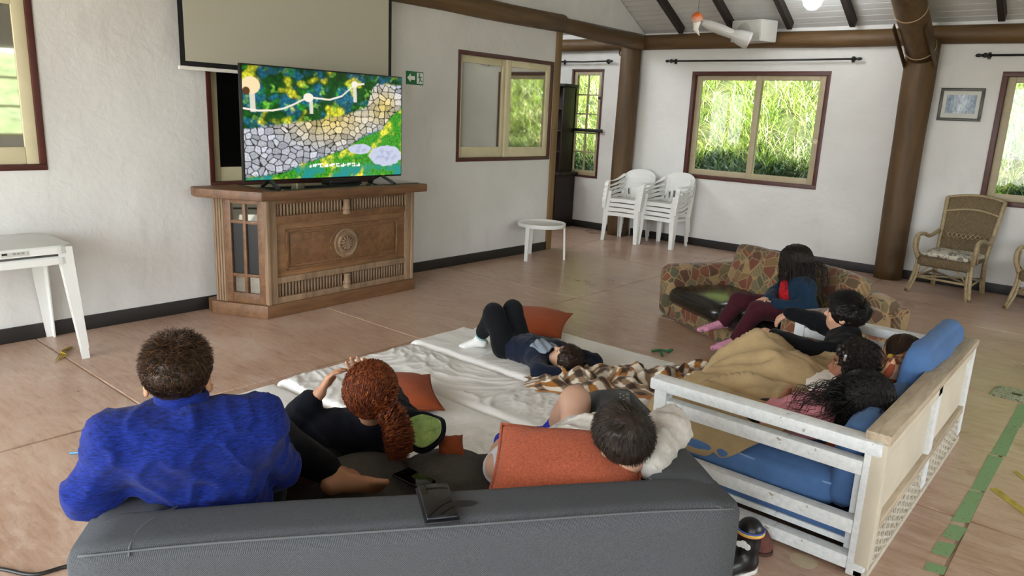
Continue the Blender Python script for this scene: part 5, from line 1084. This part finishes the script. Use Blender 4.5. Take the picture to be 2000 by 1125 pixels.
# ---------------------------------------------------------------- hair
def hair_mat(name, c, rough=.45):
    if name in _mats: return _mats[name]
    t = NT(name); a = t.n('ShaderNodeAttribute', attribute_name='Col').outputs['Color']; t.set(a, rough); t.b.inputs['Specular IOR Level'].default_value = .35; _mats[name] = t.m; return t.m
def hair(t, H, cols, n=900, length=.05, lift=.35, crown=(0, -.45, .9), m=6, r=.0011, curl=0.0, cfreq=60, grav=(0, 0, -1), gw=0.0, seed=0, shell=.012, hl=None, part=None, cut=None, tuft=0.0, noise=.25, name='hair', front=0.0, shell_disp=.004, lenf=None, keep=None, hug=None, zh=-.02):
    c, R, g, base = H['c'], H['R'], H['g'], H['base']; rng = np.random.default_rng(seed); rad = np.array([.0745, .0935, .0795])*g; cc = c+g*(R.T@np.array([0, -.014, .026]))
    hl = hl or ([-1, -.5, -.1, .15, .5, 1], [-.80, -.72, -.35, .12, .50, .60]); thr = lambda d: np.interp(d[:, 1], *hl)
    # hair cap
    s = SDF(); s.el(cc, R, rad+shell*g, .02); s.el(c+g*(R.T@np.array([0, .078, -.060])), R, np.array([.074, .052, .092])*g, .02, -1); s.el(c+g*(R.T@np.array([0, .02, -.125])), R, np.array([.12, .10, .058])*g, .02, -1)
    if cut: 
        for cu in cut: s.el(c+g*(R.T@np.array(cu[0])), R, np.array(cu[1])*g, .015, -1)
    pal = np.array([lin(q) for q in cols])
    def cl(V): k = (.5+.5*vnoise(V, 160, seed))[:, None]; return pal[0]*.75*(1-k)+pal[min(1, len(pal)-1)]*.8*k
    sdf_obj('hair_cap', s, .0055, hair_mat('hair_strands', None), t, base, lambda P: -shell_disp*vnoise(P, 70, seed)-shell_disp*.8*vnoise(P, 150, seed+1), cl)
    if not n: return
    d = rng.normal(size=(n*4, 3)); d /= np.linalg.norm(d, axis=1, keepdims=True); ok = d[:, 2] > thr(d)+rng.normal(0, .03, len(d))
    if keep is not None: ok &= keep(d)
    d = d[ok][:n]; n = len(d)
    rad_r = rad+(shell-.004)*g; p = d*rad_r; nrm = nv(d[0]); N = d/rad_r; N /= np.linalg.norm(N, axis=1, keepdims=True)
    cr = nv(crown); tan = d-cr*(d@cr)[:, None]; tan = tan-N*(tan*N).sum(1, keepdims=True); tan /= np.linalg.norm(tan, axis=1, keepdims=True)+1e-6
    wh = np.cross(np.broadcast_to(cr, d.shape), d); tan = tan+.35*wh+rng.normal(0, noise, d.shape)
    if front: tan[:, 1] += front*(d[:, 2] > .2)
    tan -= N*(tan*N).sum(1, keepdims=True); tan /= np.linalg.norm(tan, axis=1, keepdims=True)+1e-6
    L = length*g*rng.uniform(.65, 1.15, n); 
    if lenf is not None: L = L*lenf(d)
    st = L/(m-1); G = R@nv(grav); pts = np.zeros((n, m, 3)); pts[:, 0] = p; v = tan*(1-lift)+N*lift; v /= np.linalg.norm(v, axis=1, keepdims=True)
    for i in range(1, m):
        v = v+G*gw*(i/m)+rng.normal(0, noise*.12, v.shape); v /= np.linalg.norm(v, axis=1, keepdims=True); q = pts[:, i-1]+v*st[:, None]
        rr = np.linalg.norm(q/rad_r, axis=1, keepdims=True); q = np.where(rr < 1.0, q/rr*1.0, q)
        if hug: q = np.where((rr > hug) & (q[:, 2:] > zh*g), q/rr*hug, q)
        pts[:, i] = q; v = nvr(pts[:, i]-pts[:, i-1])
    if curl:
        ph = rng.uniform(0, 2*PI, n)[:, None]; sarr = np.linspace(0, 1, m)[None]*L[:, None]; e1 = np.cross(v, [.3, .2, 1.]); e1 = nvr(e1); e2 = np.cross(v, e1); amp = curl*g*np.minimum(1, np.linspace(0, 3, m))[None]*rng.uniform(.6, 1.3, n)[:, None]
        pts += (amp*np.cos(sarr*cfreq/g+ph))[..., None]*e1[:, None]+(amp*np.sin(sarr*cfreq/g+ph))[..., None]*e2[:, None]
    strands(t, name, (pts@R)+cc-base, r*g, pal, rng); return
def nvr(a): return a/(np.linalg.norm(a, axis=-1, keepdims=True)+1e-9)
def strands(t, name, Wp, r, pal, rng):
    n, m = Wp.shape[:2]; T = np.gradient(Wp, axis=1); T = nvr(T); A = nvr(np.cross(T, np.array([.31, .77, .55]))); B = np.cross(T, A); rad = r*np.interp(np.linspace(0, 1, m), [0, .5, 1], [1, .95, .3]); V = []
    for k in range(3):
        a = 2*PI*k/3; V.append(Wp+(math.cos(a)*A+math.sin(a)*B)*rad[None, :, None])
    V = np.stack(V, 2); base_ = (np.arange(n)[:, None, None]*m+np.arange(m-1)[None, :, None])*3; k = np.arange(3)[None, None]; k2 = (k+1) % 3
    F = np.stack([base_+k, base_+k2, base_+3+k2, base_+3+k], -1).reshape(-1, 4); me = mesh_np(name, V.reshape(-1, 3), F)
    cc_ = pal[rng.integers(0, len(pal), n)]*rng.uniform(.7, 1.25, n)[:, None]; C = np.repeat(cc_, m*3, 0); setcolor(me, np.clip(C, 0, 1)); return tag(obj(name, me, hair_mat('hair_strands', None), t), kind='stuff')
# ================================================================ the children
def G(u, v, z): return np.array(gspt(u, v, z))
VD = np.array([-.791, .611, 0]); UD = np.array([.611, .791, 0]); ZD = np.array([0, 0, 1.])
M_FLEECE = fabric('blue_fleece', '#0e2169', .7, 500, .95, .3, nscale=(1, 1, 6), nfreq=60, sheen=.06)
M_BLK = fabric('black_jersey', '#0c0d11', .2, 400, .95, .2, sheen=.05)
M_NAVY = fabric('navy_jersey', '#151c2e', .2, 400, .95, .25, sheen=.1)
M_HOOD = fabric('black_navy_hoodie', '#0b0d17', .2, 400, .95, .2, sheen=.05)
M_GREYT = fabric('pale_grey_sweatshirt', '#b7b2aa', .18, 300, .95, .25, nfreq=30)
M_WSHORT = fabric('grey_white_shorts', '#b9bac0', .1, 300, .9, .2)
M_RSOCK = plain('royal_blue_sock', '#1226a8', .9, .15, 60, .2, 300)
M_WSOCK = NT('white_sock'); _g = M_WSOCK.n('ShaderNodeNewGeometry'); M_WSOCK.set('#d9d9d6', .9); M_WSOCK = M_WSOCK.m
M_TEAL = fabric('teal_jacket', '#12283c', .15, 400, .9, .2); M_RED = fabric('red_tshirt', '#a3161f', .3, 400, .9, .2, nfreq=60); M_MAR = fabric('maroon_leggings', '#3d141e', .15, 400, .9, .2)
t = NT('pink_printed_sock'); n_ = t.noise(t.coord('Object'), 70, 3, .6, 1); t.set(t.mix(t.ramp(n_, [(.60, 0.0), (.63, .9)]), '#c98aa5', '#3b2430'), .9); M_PSOCK = t.m
M_PINK = fabric('pink_shirt', '#cc8591', .06, 400, .9, .2); M_WSHIRT = fabric('white_shirt', '#cfc8be', .08, 400, .9, .2)

# boy in blue fleece
t, H = person('child in blue fleece sweater at the left end of the grey sofa', dict(
    head=(-1.69, .772, .995), neck=(-1.665, .765, .885), shL=(-1.70, .635, .872), shR=(-1.575, .905, .868), elL=(-1.745, .578, .745), wrL=G(.10, .42, .70), elR=G(.385, .46, .66), wrR=G(.34, .66, .60),
    pel=G(.25, .36, .50), knR=G(.34, .80, .60), anR=G(.545, .715, .485), toR=G(.69, .735, .465), upR=VD*.8+ZD*.5, knL=G(.12, .80, .54), anL=G(.46, .82, .47), toL=G(.61, .83, .465), upL=ZD),
    1.0, '#b08363', face=(-.84, .53, -.10), up=(.05, -.05, 1), shirt=M_FLEECE, pants=M_BLK, pant_len=(.9, .90), feet=('bare', 'bare'), puff=.026, wr=.010, hands=dict(R=(VD, -ZD, 1, dict(curl=.5))), shirt_name='fleece_sweater', hb=.005, hs=.92, base=G(.25, .4, .42))
hair(t, H, ['#2b1b10', '#4a3220', '#6b4a2c', '#1d120b'], 3200, .026, .45, (0, -.35, .95), 4, .0010, curl=.004, cfreq=160, seed=1, shell=.010, noise=.5, cut=[((0, -.085, -.085), (.14, .12, .075))], hl=([-1, -.6, -.2, .15, .5, 1], [-.45, -.40, -.05, .28, .55, .62]), shell_disp=.002, lenf=lambda d: np.clip(.45+.9*(d[:, 2]), .40, 1.25))
hair(t, H, ['#241811', '#33241a'], 3600, .013, .6, (0, -.35, .95), 3, .0008, seed=2, shell=.007, noise=.4, hl=([-1, -.6, -.2, .15, .5, 1], [-.72, -.62, -.25, .15, .55, .62]), shell_disp=.0008, keep=lambda d: d[:, 2] < .3, name='short_nape_hair')
b0 = H['base']; nk_ = H['J']['neck']-b0+ZD*.030+VD*.004; e1_ = nv(np.cross(VD, ZD))
gridsurf('collar', lambda u, v: tuple(nk_[i]+(.067-.007*v)*(np.cos(u*2*PI)*e1_[i]+np.sin(u*2*PI)*VD[i]*.95)+ZD[i]*(.052*v-.006*np.sin(u*2*PI)+.003*np.sin(u*14*PI)) for i in range(3)), 48, 7, M_FLEECE, t, .010)

# red-haired child in front of the sofa seat
t, H = person('red-haired child in dark hoodie sitting against the grey sofa, hand at forehead', dict(
    head=(-1.985, 1.595, .645), neck=G(.655, 1.06, .54), shL=G(.515, 1.09, .485), shR=G(.80, 1.09, .475), elL=G(.335, 1.11, .47), wrL=G(.475, 1.10, .625), elR=G(.73, 1.36, .50), wrR=G(.645, 1.21, .605),
    pel=G(.66, 1.33, .15), knR=G(.72, 1.66, .20), anR=G(.72, 1.98, .11), toR=G(.74, 2.12, .14), upR=ZD, knL=G(.60, 1.66, .20), anL=G(.58, 1.97, .11), toL=G(.57, 2.11, .14), upL=ZD),
    1.0, '#b8886a', face=(-.80, .58, .05), up=(.10, -.08, 1), shirt=M_HOOD, pants=M_BLK, feet=('bare', 'bare'), puff=.022, wr=.008, sleeves=(.86, .95), hands=dict(L=(UD*.45+ZD*.75+VD*.25, UD, 1, dict(curl=.45)), R=(ZD*.9-UD*.35, -VD, 1, dict(curl=.15, spread=.03))), shirt_name='hoodie', hb=.0052, hs=.98)
RH = ['#6d2f12', '#8a3f18', '#4a1d0b', '#a35a28', '#5b260f']
hair(t, H, RH, 3200, .085, .05, (-.35, .75, .45), 14, .0014, curl=.0065, cfreq=210, gw=.0, seed=3, hug=1.13, zh=-.2, shell=.016, noise=.22, shell_disp=.006)
def tail(t, H, P, r0, cols, n, name, curl=.012, cf=110, seed=0, r=.0012, m=22, flare=1.0):
    """bundle of curly strands along path P (world)"""
    rng = np.random.default_rng(seed); C = spline(P, m); T, N, B = frames(C); a = rng.uniform(0, 2*PI, n); q = np.sqrt(rng.random(n))*r0; s_ = np.linspace(0, 1, m); pr2 = np.interp(s_, [0, .15, .6, 1], [.45, 1, 1.15*flare, .6*flare])
    W_ = C[None]+(q[:, None]*pr2[None]*np.cos(a)[:, None])[..., None]*N[None]+(q[:, None]*pr2[None]*np.sin(a)[:, None])[..., None]*B[None]; lf = rng.uniform(.55, 1, n)[:, None]*s_[None]*(m-1); i0 = np.minimum(lf.astype(int), m-2); fr = (lf-i0)[..., None]; ii = np.arange(n)[:, None]; W_ = W_[ii, i0]*(1-fr)+W_[ii, i0+1]*fr; ph = rng.uniform(0, 2*PI, n)[:, None]; L = np.linalg.norm(np.diff(C, axis=0), axis=1).sum(); am = curl*rng.uniform(.5, 1.2, n)[:, None]*np.minimum(1, s_*6)[None]
    W_ = W_+(am*np.cos(cf*s_*L+ph))[..., None]*N[None]+(am*np.sin(cf*s_*L+ph))[..., None]*B[None]; strands(t, name, W_-H['base'], r, np.array([lin(c) for c in cols]), rng)
tail(t, H, [(-1.92, 1.595, .63), (-1.855, 1.595, .59), (-1.815, 1.585, .545), (-1.79, 1.56, .505), (-1.775, 1.545, .47)], .040, RH, 480, 'ponytail', .016, 190, 5, .0014, 34)
b0 = H['base']
def hood(u, v):
    a = u*2*PI; q = v; C = G(.835, .935, .535)-b0; rx = .070*np.sin(q*PI*.5)**.7; X = rx*np.cos(a)*1.05; Y = rx*np.sin(a)*.9; Z = -.055*np.cos(q*PI*.5)+.022*np.cos(a*2)*q+.012*np.sin(a*5)*q
    ax3 = nv([.55, -.50, .66]); ax1 = nv(UD-ax3*(UD@ax3)); ax2 = np.cross(ax3, ax1); return tuple(C[i]+X*ax1[i]+Y*ax2[i]+Z*ax3[i] for i in range(3))
gridsurf('hood', hood, 40, 12, M_HOOD, t, -.012); 
def lining(u, v): P = hood(u, v*.84); C = G(.83, .94, .54)-b0; return tuple(C[i]+(P[i]-C[i])*.93+[0, 0, .006][i]+nv([.55, -.50, .66])[i]*.006 for i in range(3))
gridsurf('hood_lining', lining, 40, 12, fabric('lime_lining', '#9db56e', .25, 300, .9, .2), t, -.003)

# boy lying on the mats
t, H = person('child in navy hoodie lying on the white mats with knees raised', dict(
    head=(-2.585, 3.645, .150), neck=(-2.70, 3.685, .135), shL=(-2.765, 3.57, .125), shR=(-2.735, 3.80, .13), elL=(-2.645, 3.45, .10), wrL=(-2.53, 3.55, .09), elR=(-2.50, 3.85, .105), wrR=(-2.49, 3.73, .09),
    pel=(-3.06, 3.66, .135), hipL=(-3.06, 3.60, .13), hipR=(-3.05, 3.73, .13), knL=(-3.13, 3.555, .355), anL=(-3.30, 3.60, .125), toL=(-3.42, 3.53, .085), upL=ZD, knR=(-3.08, 3.69, .365), anR=(-3.24, 3.77, .125), toR=(-3.37, 3.79, .085), upR=ZD),
    .95, '#c09a80', face=(-.50, -.22, .84), up=(.86, .1, .5), shirt=M_NAVY, pants=M_BLK, socks=M_WSOCK, puff=.018, hands=dict(L=(UD, ZD, 1, dict(curl=.3)), R=(-VD*-1, ZD, 1, dict(curl=.3))), shirt_name='hoodie', pant_len=(.86, .86), base=(-2.9, 3.68, .06))
hair(t, H, ['#2a1c12', '#3d2a1b', '#1e130c'], 1800, .050, .10, (0, -.2, .95), 7, .0011, seed=7, shell=.014, noise=.18, front=.5, gw=.02)
b0 = H['base']
gridsurf('hood_lining', lambda u, v: (-2.76+.13*(v-.3)-b0[0]+.0*u, 3.62+.16*(u-.5)-b0[1], .205+.028*np.sin(u*PI)+.012*np.sin(u*19+v*7)*.6-.02*v-b0[2]), 16, 14, fabric('grey_lining', '#7d8894', .2, 200, .9, .3, nfreq=60), t, .008)
J = H['J']; P = [J['hipL']*.45+J['knL']*.55+np.array([-.0, -.068, 0.0])-b0+.022*np.array([math.cos(a)*.5, 0, math.sin(a)*.8]) for a in np.linspace(0, 2*PI, 9)]; tube('printed_ring', P, .0028, plain('print_white', '#cfcfcf', .7), t, 5)
for q in (.0, .012): a = J['anL']+nv(J['knL']-J['anL'])*(.036+q)-b0; T_ = nv(J['knL']-J['anL']); e1 = nv(np.cross(T_, [1, 0, 0])); e2 = np.cross(T_, e1); tube('sock_stripe', [a+.0345*(math.cos(w)*e1+math.sin(w)*e2) for w in np.linspace(0, 2*PI, 17)], .003, plain('sock_teal', '#4fa39a', .8), t, 5)

# boy reclining at the right end of the grey sofa
t, H = person('child in pale grey sweatshirt reclining at the right end of the grey sofa', dict(
    head=(-.985, 1.69, .768), neck=G(1.34, .37, .675), shL=G(1.22, .42, .675), shR=G(1.455, .40, .69), elR=G(1.53, .40, .755), wrR=G(1.42, .26, .715), elL=G(1.13, .46, .60), wrL=G(1.245, .275, .68),
    pel=G(1.29, .72, .52), hipL=G(1.24, .70, .51), hipR=G(1.35, .72, .52), knR=G(1.375, .86, .655), anR=G(1.34, 1.02, .475), toR=G(1.27, 1.13, .45), upR=ZD, knL=G(1.075, .665, .515), anL=G(1.135, .94, .475), toL=G(1.175, 1.06, .47), upL=ZD),
    .98, '#b58e78', face=(-.80, .57, -.22), up=(.02, -.22, 1), shirt=M_GREYT, pants=M_WSHORT, pant_len=(.42, .14), socks=M_RSOCK, puff=.026, wr=.014, hs=.95, hands=dict(R=(-UD*.8+VD*.2, VD, 1, dict(curl=.4)), L=(UD*.8+VD*.3+ZD*.3, VD, 1, dict(curl=.4))), shirt_name='sweatshirt', pants_name='shorts', hb=.005, base=G(1.3, .7, .42))
hair(t, H, ['#1f1712', '#31251d', '#43342a', '#150f0b'], 3800, .045, .06, (.15, -.75, .62), 6, .0009, seed=11, shell=.014, noise=.14, gw=.0, hl=([-1, -.6, -.2, .15, .5, 1], [-.70, -.55, -.2, .15, .50, .60]), shell_disp=.0025)
place('terracotta_pillow', 'terracotta tweed pillow leaning on the back of the grey sofa', .42, .29, .12, M_TERRA2, G(1.185, .30, .685), UD*.93-VD*.34+ZD*.02, VD*.86+ZD*.40+UD*.12, 5, 'terracotta pillows', .05, .007, M_TERRA2)

# child on the patterned sofa
t, H = person('long-haired child in teal jacket, red shirt and pink socks sitting on the patterned sofa', dict(
    head=(-1.80, 5.26, .725), neck=(-1.745, 5.275, .60), shL=(-1.665, 5.165, .56), shR=(-1.825, 5.325, .565), elL=(-1.60, 5.115, .435), wrL=(-1.80, 5.02, .435), elR=(-1.90, 5.25, .46), wrR=(-1.865, 5.06, .455),
    pel=(-1.705, 5.235, .375), knL=(-1.90, 4.955, .385), anL=(-2.005, 4.905, .165), toL=(-2.115, 4.74, .13), upL=ZD, knR=(-2.095, 5.085, .39), anR=(-2.185, 5.075, .225), toR=(-2.315, 4.92, .185), upR=ZD),
    .97, '#c29a80', face=(-.95, .12, -.05), up=(.05, 0, 1), shirt=M_TEAL, pants=M_MAR, socks=M_PSOCK, puff=.018, hands=dict(L=(-UD*.3-np.array([.8, 0, 0]), np.array([0, 1., 0]), 1, dict(curl=.5)), R=(np.array([-.3, -.7, .1]), np.array([.3, 0, -1.]), 1, dict(curl=.6))), shirt_name='jacket', hb=.0065, base=(-1.7, 5.2, .3))
b0 = H['base']; J = H['J']; s = SDF(); mm = (J['shL']+J['shR'])/2; fw = np.array([-.80, -.52, 0.]); s.rc(mm+fw*.066-ZD*.02, J['pel']*.7+mm*.3+fw*.092, .060, .066, .04); sdf_obj('red_shirt', s, .009, M_RED, t, b0, lambda P: -.004*vnoise(P, 26, 1))
DK = ['#140d0a', '#22160f', '#0d0806', '#2c1d14']
hair(t, H, DK, 1900, .40, .02, (0, .25, .95), 20, .0016, curl=.005, cfreq=75, grav=(0.12, 0, -1), gw=1.3, hug=1.08, seed=13, shell=.018, noise=.16, shell_disp=.004)

# boy in black on the white sofa
t, H = person('short-haired child in black sweater sitting on the white wooden sofa', dict(
    head=(-1.145, 4.28, .640), neck=(-1.085, 4.235, .525), shL=(-1.045, 4.115, .475), shR=(-1.165, 4.345, .50), elR=(-1.33, 4.40, .535), wrR=(-1.485, 4.385, .555), elL=(-1.24, 4.0, .475), wrL=(-1.445, 4.075, .49),
    pel=(-1.10, 4.10, .37), knL=(-1.36, 3.96, .36), anL=(-1.50, 3.95, .25), knR=(-1.38, 4.12, .38), anR=(-1.50, 4.12, .25)),
    .97, '#c4967c', face=(-.96, -.05, .10), up=(.12, 0, 1), shirt=M_BLK, pants=M_BLK, puff=.016, hands=dict(R=(np.array([-.75, -.1, -.6]), np.array([-.5, 0, -.6]), 1, dict(curl=.35)), L=(np.array([-.95, .15, .1]), np.array([0, .2, -1.]), 1, dict(curl=.25))), shirt_name='sweater', hb=.0055, hs=1.02, base=(-1.1, 4.1, .33))
hair(t, H, ['#0e0a08', '#1a120e', '#080605'], 2200, .045, .25, (0, -.6, .75), 6, .0011, seed=17, shell=.020, noise=.3, curl=.003, cfreq=110, front=.8, hl=([-1, -.6, -.2, .15, .5, 1], [-.40, -.35, .0, .18, .45, .58]), lenf=lambda d: np.clip(.5+.9*d[:, 2], .3, 1.3))
hair(t, H, ['#1a1310', '#2a201a'], 900, .010, .7, (0, -.6, .75), 3, .0008, seed=18, shell=.007, noise=.3, hl=([-1, -.6, -.2, .15, .5, 1], [-.75, -.65, -.28, .08, .5, .6]), shell_disp=.0008, keep=lambda d: d[:, 2] < .1, name='short_nape_hair')

# child with brown hair at the far end, head on the blue cushion
t, H = person('brown-haired child with yellow hair ties at the far end of the white sofa', dict(
    head=(-.815, 4.19, .505), neck=(-.92, 4.20, .44), shL=(-.93, 4.08, .41), shR=(-.93, 4.32, .40), elL=(-1.02, 4.03, .36), wrL=(-1.16, 4.06, .38), elR=(-1.02, 4.33, .36), wrR=(-1.16, 4.26, .38), pel=(-1.22, 4.16, .36), knL=(-1.42, 4.1, .36), anL=(-1.50, 4.1, .25), knR=(-1.42, 4.2, .36), anR=(-1.50, 4.2, .25)),
    .95, '#c09678', face=(-.80, .40, .30), up=(.35, .1, .95), shirt=M_WSHIRT, pants=M_BLK, hb=.007, base=(-1.0, 4.2, .33))
hair(t, H, ['#2a1a10', '#3c2717', '#1f130b'], 1700, .17, .02, (0, .5, .8), 12, .0014, grav=(.4, -.25, -.9), gw=.5, hug=1.06, seed=21, shell=.020, noise=.10, shell_disp=.002)
b0 = H['base']
for q, cc_ in ((np.array([-.835, 4.075, .51]), '#c9a72e'), (np.array([-.775, 4.095, .515]), '#d2b53a')): softbox('yellow_hair_tie', q-b0, (.035, .03, .035), .012, plain('tie_yellow'+cc_, cc_, .6), t, 4)
softbox('white_hair_tie', np.array([-.805, 4.08, .505])-b0, (.04, .025, .025), .010, plain('tie_white', '#d8d2c6', .6), t, 4)

# curly-haired child with a hair clip
CH = ['#120c09', '#1e1510', '#2a1d15', '#0b0705']
t, H = person('curly dark-haired child with hair clip on the white sofa, hand behind head', dict(
    head=(-.905, 3.63, .553), neck=(-.97, 3.60, .455), shL=(-1.0, 3.49, .42), shR=(-1.0, 3.71, .41), elR=(-.80, 3.82, .47), wrR=(-.775, 3.70, .575), elL=(-1.08, 3.47, .38), wrL=(-1.2, 3.52, .40), pel=(-1.25, 3.60, .37), knL=(-1.42, 3.56, .37), anL=(-1.50, 3.6, .25), knR=(-1.42, 3.68, .38), anR=(-1.52, 3.68, .25)),
    .95, '#8d5f45', '#7d463c', face=(-.93, -.30, .05), up=(.15, .02, 1), shirt=M_WSHIRT, pants=M_BLK, hands=dict(R=(np.array([-.1, -.75, .35]), np.array([-1., 0, -.1]), 1, dict(curl=.45))), hb=.0055, sleeves=(1, .45), base=(-1.1, 3.6, .33))
hair(t, H, CH, 2600, .10, .12, (0, .95, .30), 18, .0013, curl=.0075, cfreq=120, hug=1.22, zh=-.2, seed=23, shell=.020, cut=[((0, .105, -.01), (.085, .055, .085))], hl=([-1, -.5, -.1, .15, .5, 1], [-.80, -.72, -.35, .12, .58, .72]), noise=.35, shell_disp=.009, gw=.06)
b0 = H['base']; R_ = H['R']; q = H['c']+H['g']*(R_.T@np.array([-.075, .035, .065])); strip('hair_clip', [q-b0+np.array([0, -.022, .012]), q-b0+np.array([-.003, -.024, -.004]), q-b0+np.array([-.004, -.022, -.018])], .010, .004, t, plain('clip_silver', '#c9c7c2', .25, Metallic=.8), (1, 0, 0))
strip('hair_clip', [q-b0+np.array([.006, -.026, .010]), q-b0+np.array([.003, -.028, -.010])], .004, .003, t, plain('clip_dark', '#2a2320', .4), (1, 0, 0))

# child in pink with long black curls
t, H = person('child in pink shirt with long black curls on the white sofa', dict(
    head=(-.755, 3.225, .53), neck=(-.85, 3.19, .485), shL=(-.87, 3.06, .455), shR=(-.88, 3.29, .45), elL=(-1.045, 3.015, .425), wrL=(-1.05, 3.13, .46), elR=(-1.05, 3.31, .40), wrR=(-1.20, 3.27, .36), pel=(-1.10, 3.09, .355), hipL=(-1.10, 3.02, .355), hipR=(-1.11, 3.16, .355), knL=(-1.36, 3.10, .32), anL=(-1.48, 3.1, .26), knR=(-1.36, 3.2, .33), anR=(-1.48, 3.24, .26)),
    .98, '#8a5d44', face=(-.92, .30, -.20), up=(.2, -.05, .97), shirt=M_PINK, pants=M_BLK, hands=dict(L=(np.array([.1, .8, .3]), np.array([.5, .3, .2]), 1, dict(curl=.7))), hb=.0055, base=(-1.0, 3.1, .33), sleeves=(.8, .8))
hair(t, H, ['#0a0706', '#120c0a', '#1a110d', '#060404'], 3000, .22, .05, (0, .3, .9), 20, .0014, curl=.007, cfreq=75, grav=(-.35, -.35, -.85), gw=.5, hug=1.18, seed=29, shell=.026, noise=.28, shell_disp=.007)
tail(t, H, [(-.80, 3.16, .60), (-.86, 3.08, .55), (-.92, 3.02, .50), (-.97, 2.98, .47)], .055, ['#0a0706', '#120c0a'], 90, 'loose_curls', .014, 60, 31, .0016, 26, 1.5)
tail(t, H, [(-.77, 3.16, .56), (-.80, 3.07, .50), (-.84, 3.00, .44)], .045, ['#0a0706', '#120c0a'], 90, 'loose_curls', .012, 60, 33, .0016, 22, 1.3)
# pillows among them
t_ = NT('orange_plaid_cloth'); v_ = t_.coord('Object'); ck = t_.n('ShaderNodeTexChecker', {'Vector': v_, 'Scale': 14}); t_.set(t_.mix(ck.outputs['Fac'], '#8e3f22', '#c59b78'), .9); M_OPL = t_.m
place('plaid_pillow', 'orange and cream checked pillow leaning on the blue back cushion', .36, .34, .13, M_OPL, (-.80, 3.80, .455), (.0, 1, -.1), (.40, .1, .95), 7)
place('terracotta_pillow', 'terracotta pillow under the head of the child in pink', .36, .32, .12, M_TERRA, (-.71, 3.21, .43), (.15, 1, .0), (.55, 0, .6), 8, 'terracotta pillows')
place('terracotta_pillow', 'small terracotta cushion corner beside the dark hood at the sofa seat edge', .10, .10, .06, M_TERRA, G(.945, .97, .45), UD, VD*.7+ZD*.4, 9, 'terracotta pillows')

# boot and slipper beside the sofa corner
bt = thing('rubber_boot', 'black rubber boot with white cloud and rainbow trim behind the grey sofa corner', 'boot', (-.90, 2.49, 0)); s = SDF(); s.chain([(.01, .02, .05), (.01, .02, .11), (.012, .025, .17)], [.042, .040, .048], .02); s.rc((.01, .02, .045), (-.03, -.09, .035), .040, .033, .03); sdf_obj('boot_shell', s, .006, plain('black_rubber', '#0d0d0f', .35), bt, np.zeros(3))
s = SDF(); s.rc((.012, .03, .010), (-.032, -.10, .010), .042, .036, .01); V, F = s.mesh('x', .006); V[:, 2] = np.clip(V[:, 2], 0, .018); obj('sole', mesh_np('sole', V, F), plain('sole_white', '#d8d6d2', .5), bt)
a = np.linspace(0, 2*PI, 25)
for i, c_ in enumerate(('#e8a05a', '#d8c24c', '#4a59a8')): tube('rainbow_trim', np.stack([.012+(.050)*np.cos(a), .025+.050*np.sin(a), .165+.006*i+0*a], -1), .004, plain('trim'+c_, c_, .5), bt, 6)
for dx, dz, r_ in ((-.016, 0, .012), (0, .005, .015), (.016, 0, .012)): o = lathe('cloud_patch', [(.0, 0), (r_, 0), (r_, .004), (.0, .006)], plain('cloud_white', '#e6e6e4', .5), bt, 14, (.01+dx, -.022, .125+dz), (PI/2, 0, 0))
sl = thing('slipper', 'dusty brown-pink slipper lying on the floor by the black boot', 'slipper', (-.925, 2.74, 0), .5); s = SDF(); s.rc((0, -.06, .028), (0, .05, .022), .042, .034, .03); V, F = s.mesh('x', .007); V[:, 2] = np.maximum(V[:, 2], 0.001); obj('slipper_upper', mesh_np('slipper_upper', V, F), fabric('mauve_felt', '#6d4640', .2, 200, .95, .3), sl); s = SDF(); s.rc((0, -.065, .008), (0, .055, .008), .045, .037, .01); V, F = s.mesh('x', .007); V[:, 2] = np.clip(V[:, 2], 0, .012); obj('slipper_sole', mesh_np('slipper_sole', V, F), plain('sole_brown', '#4a3129', .8), sl)
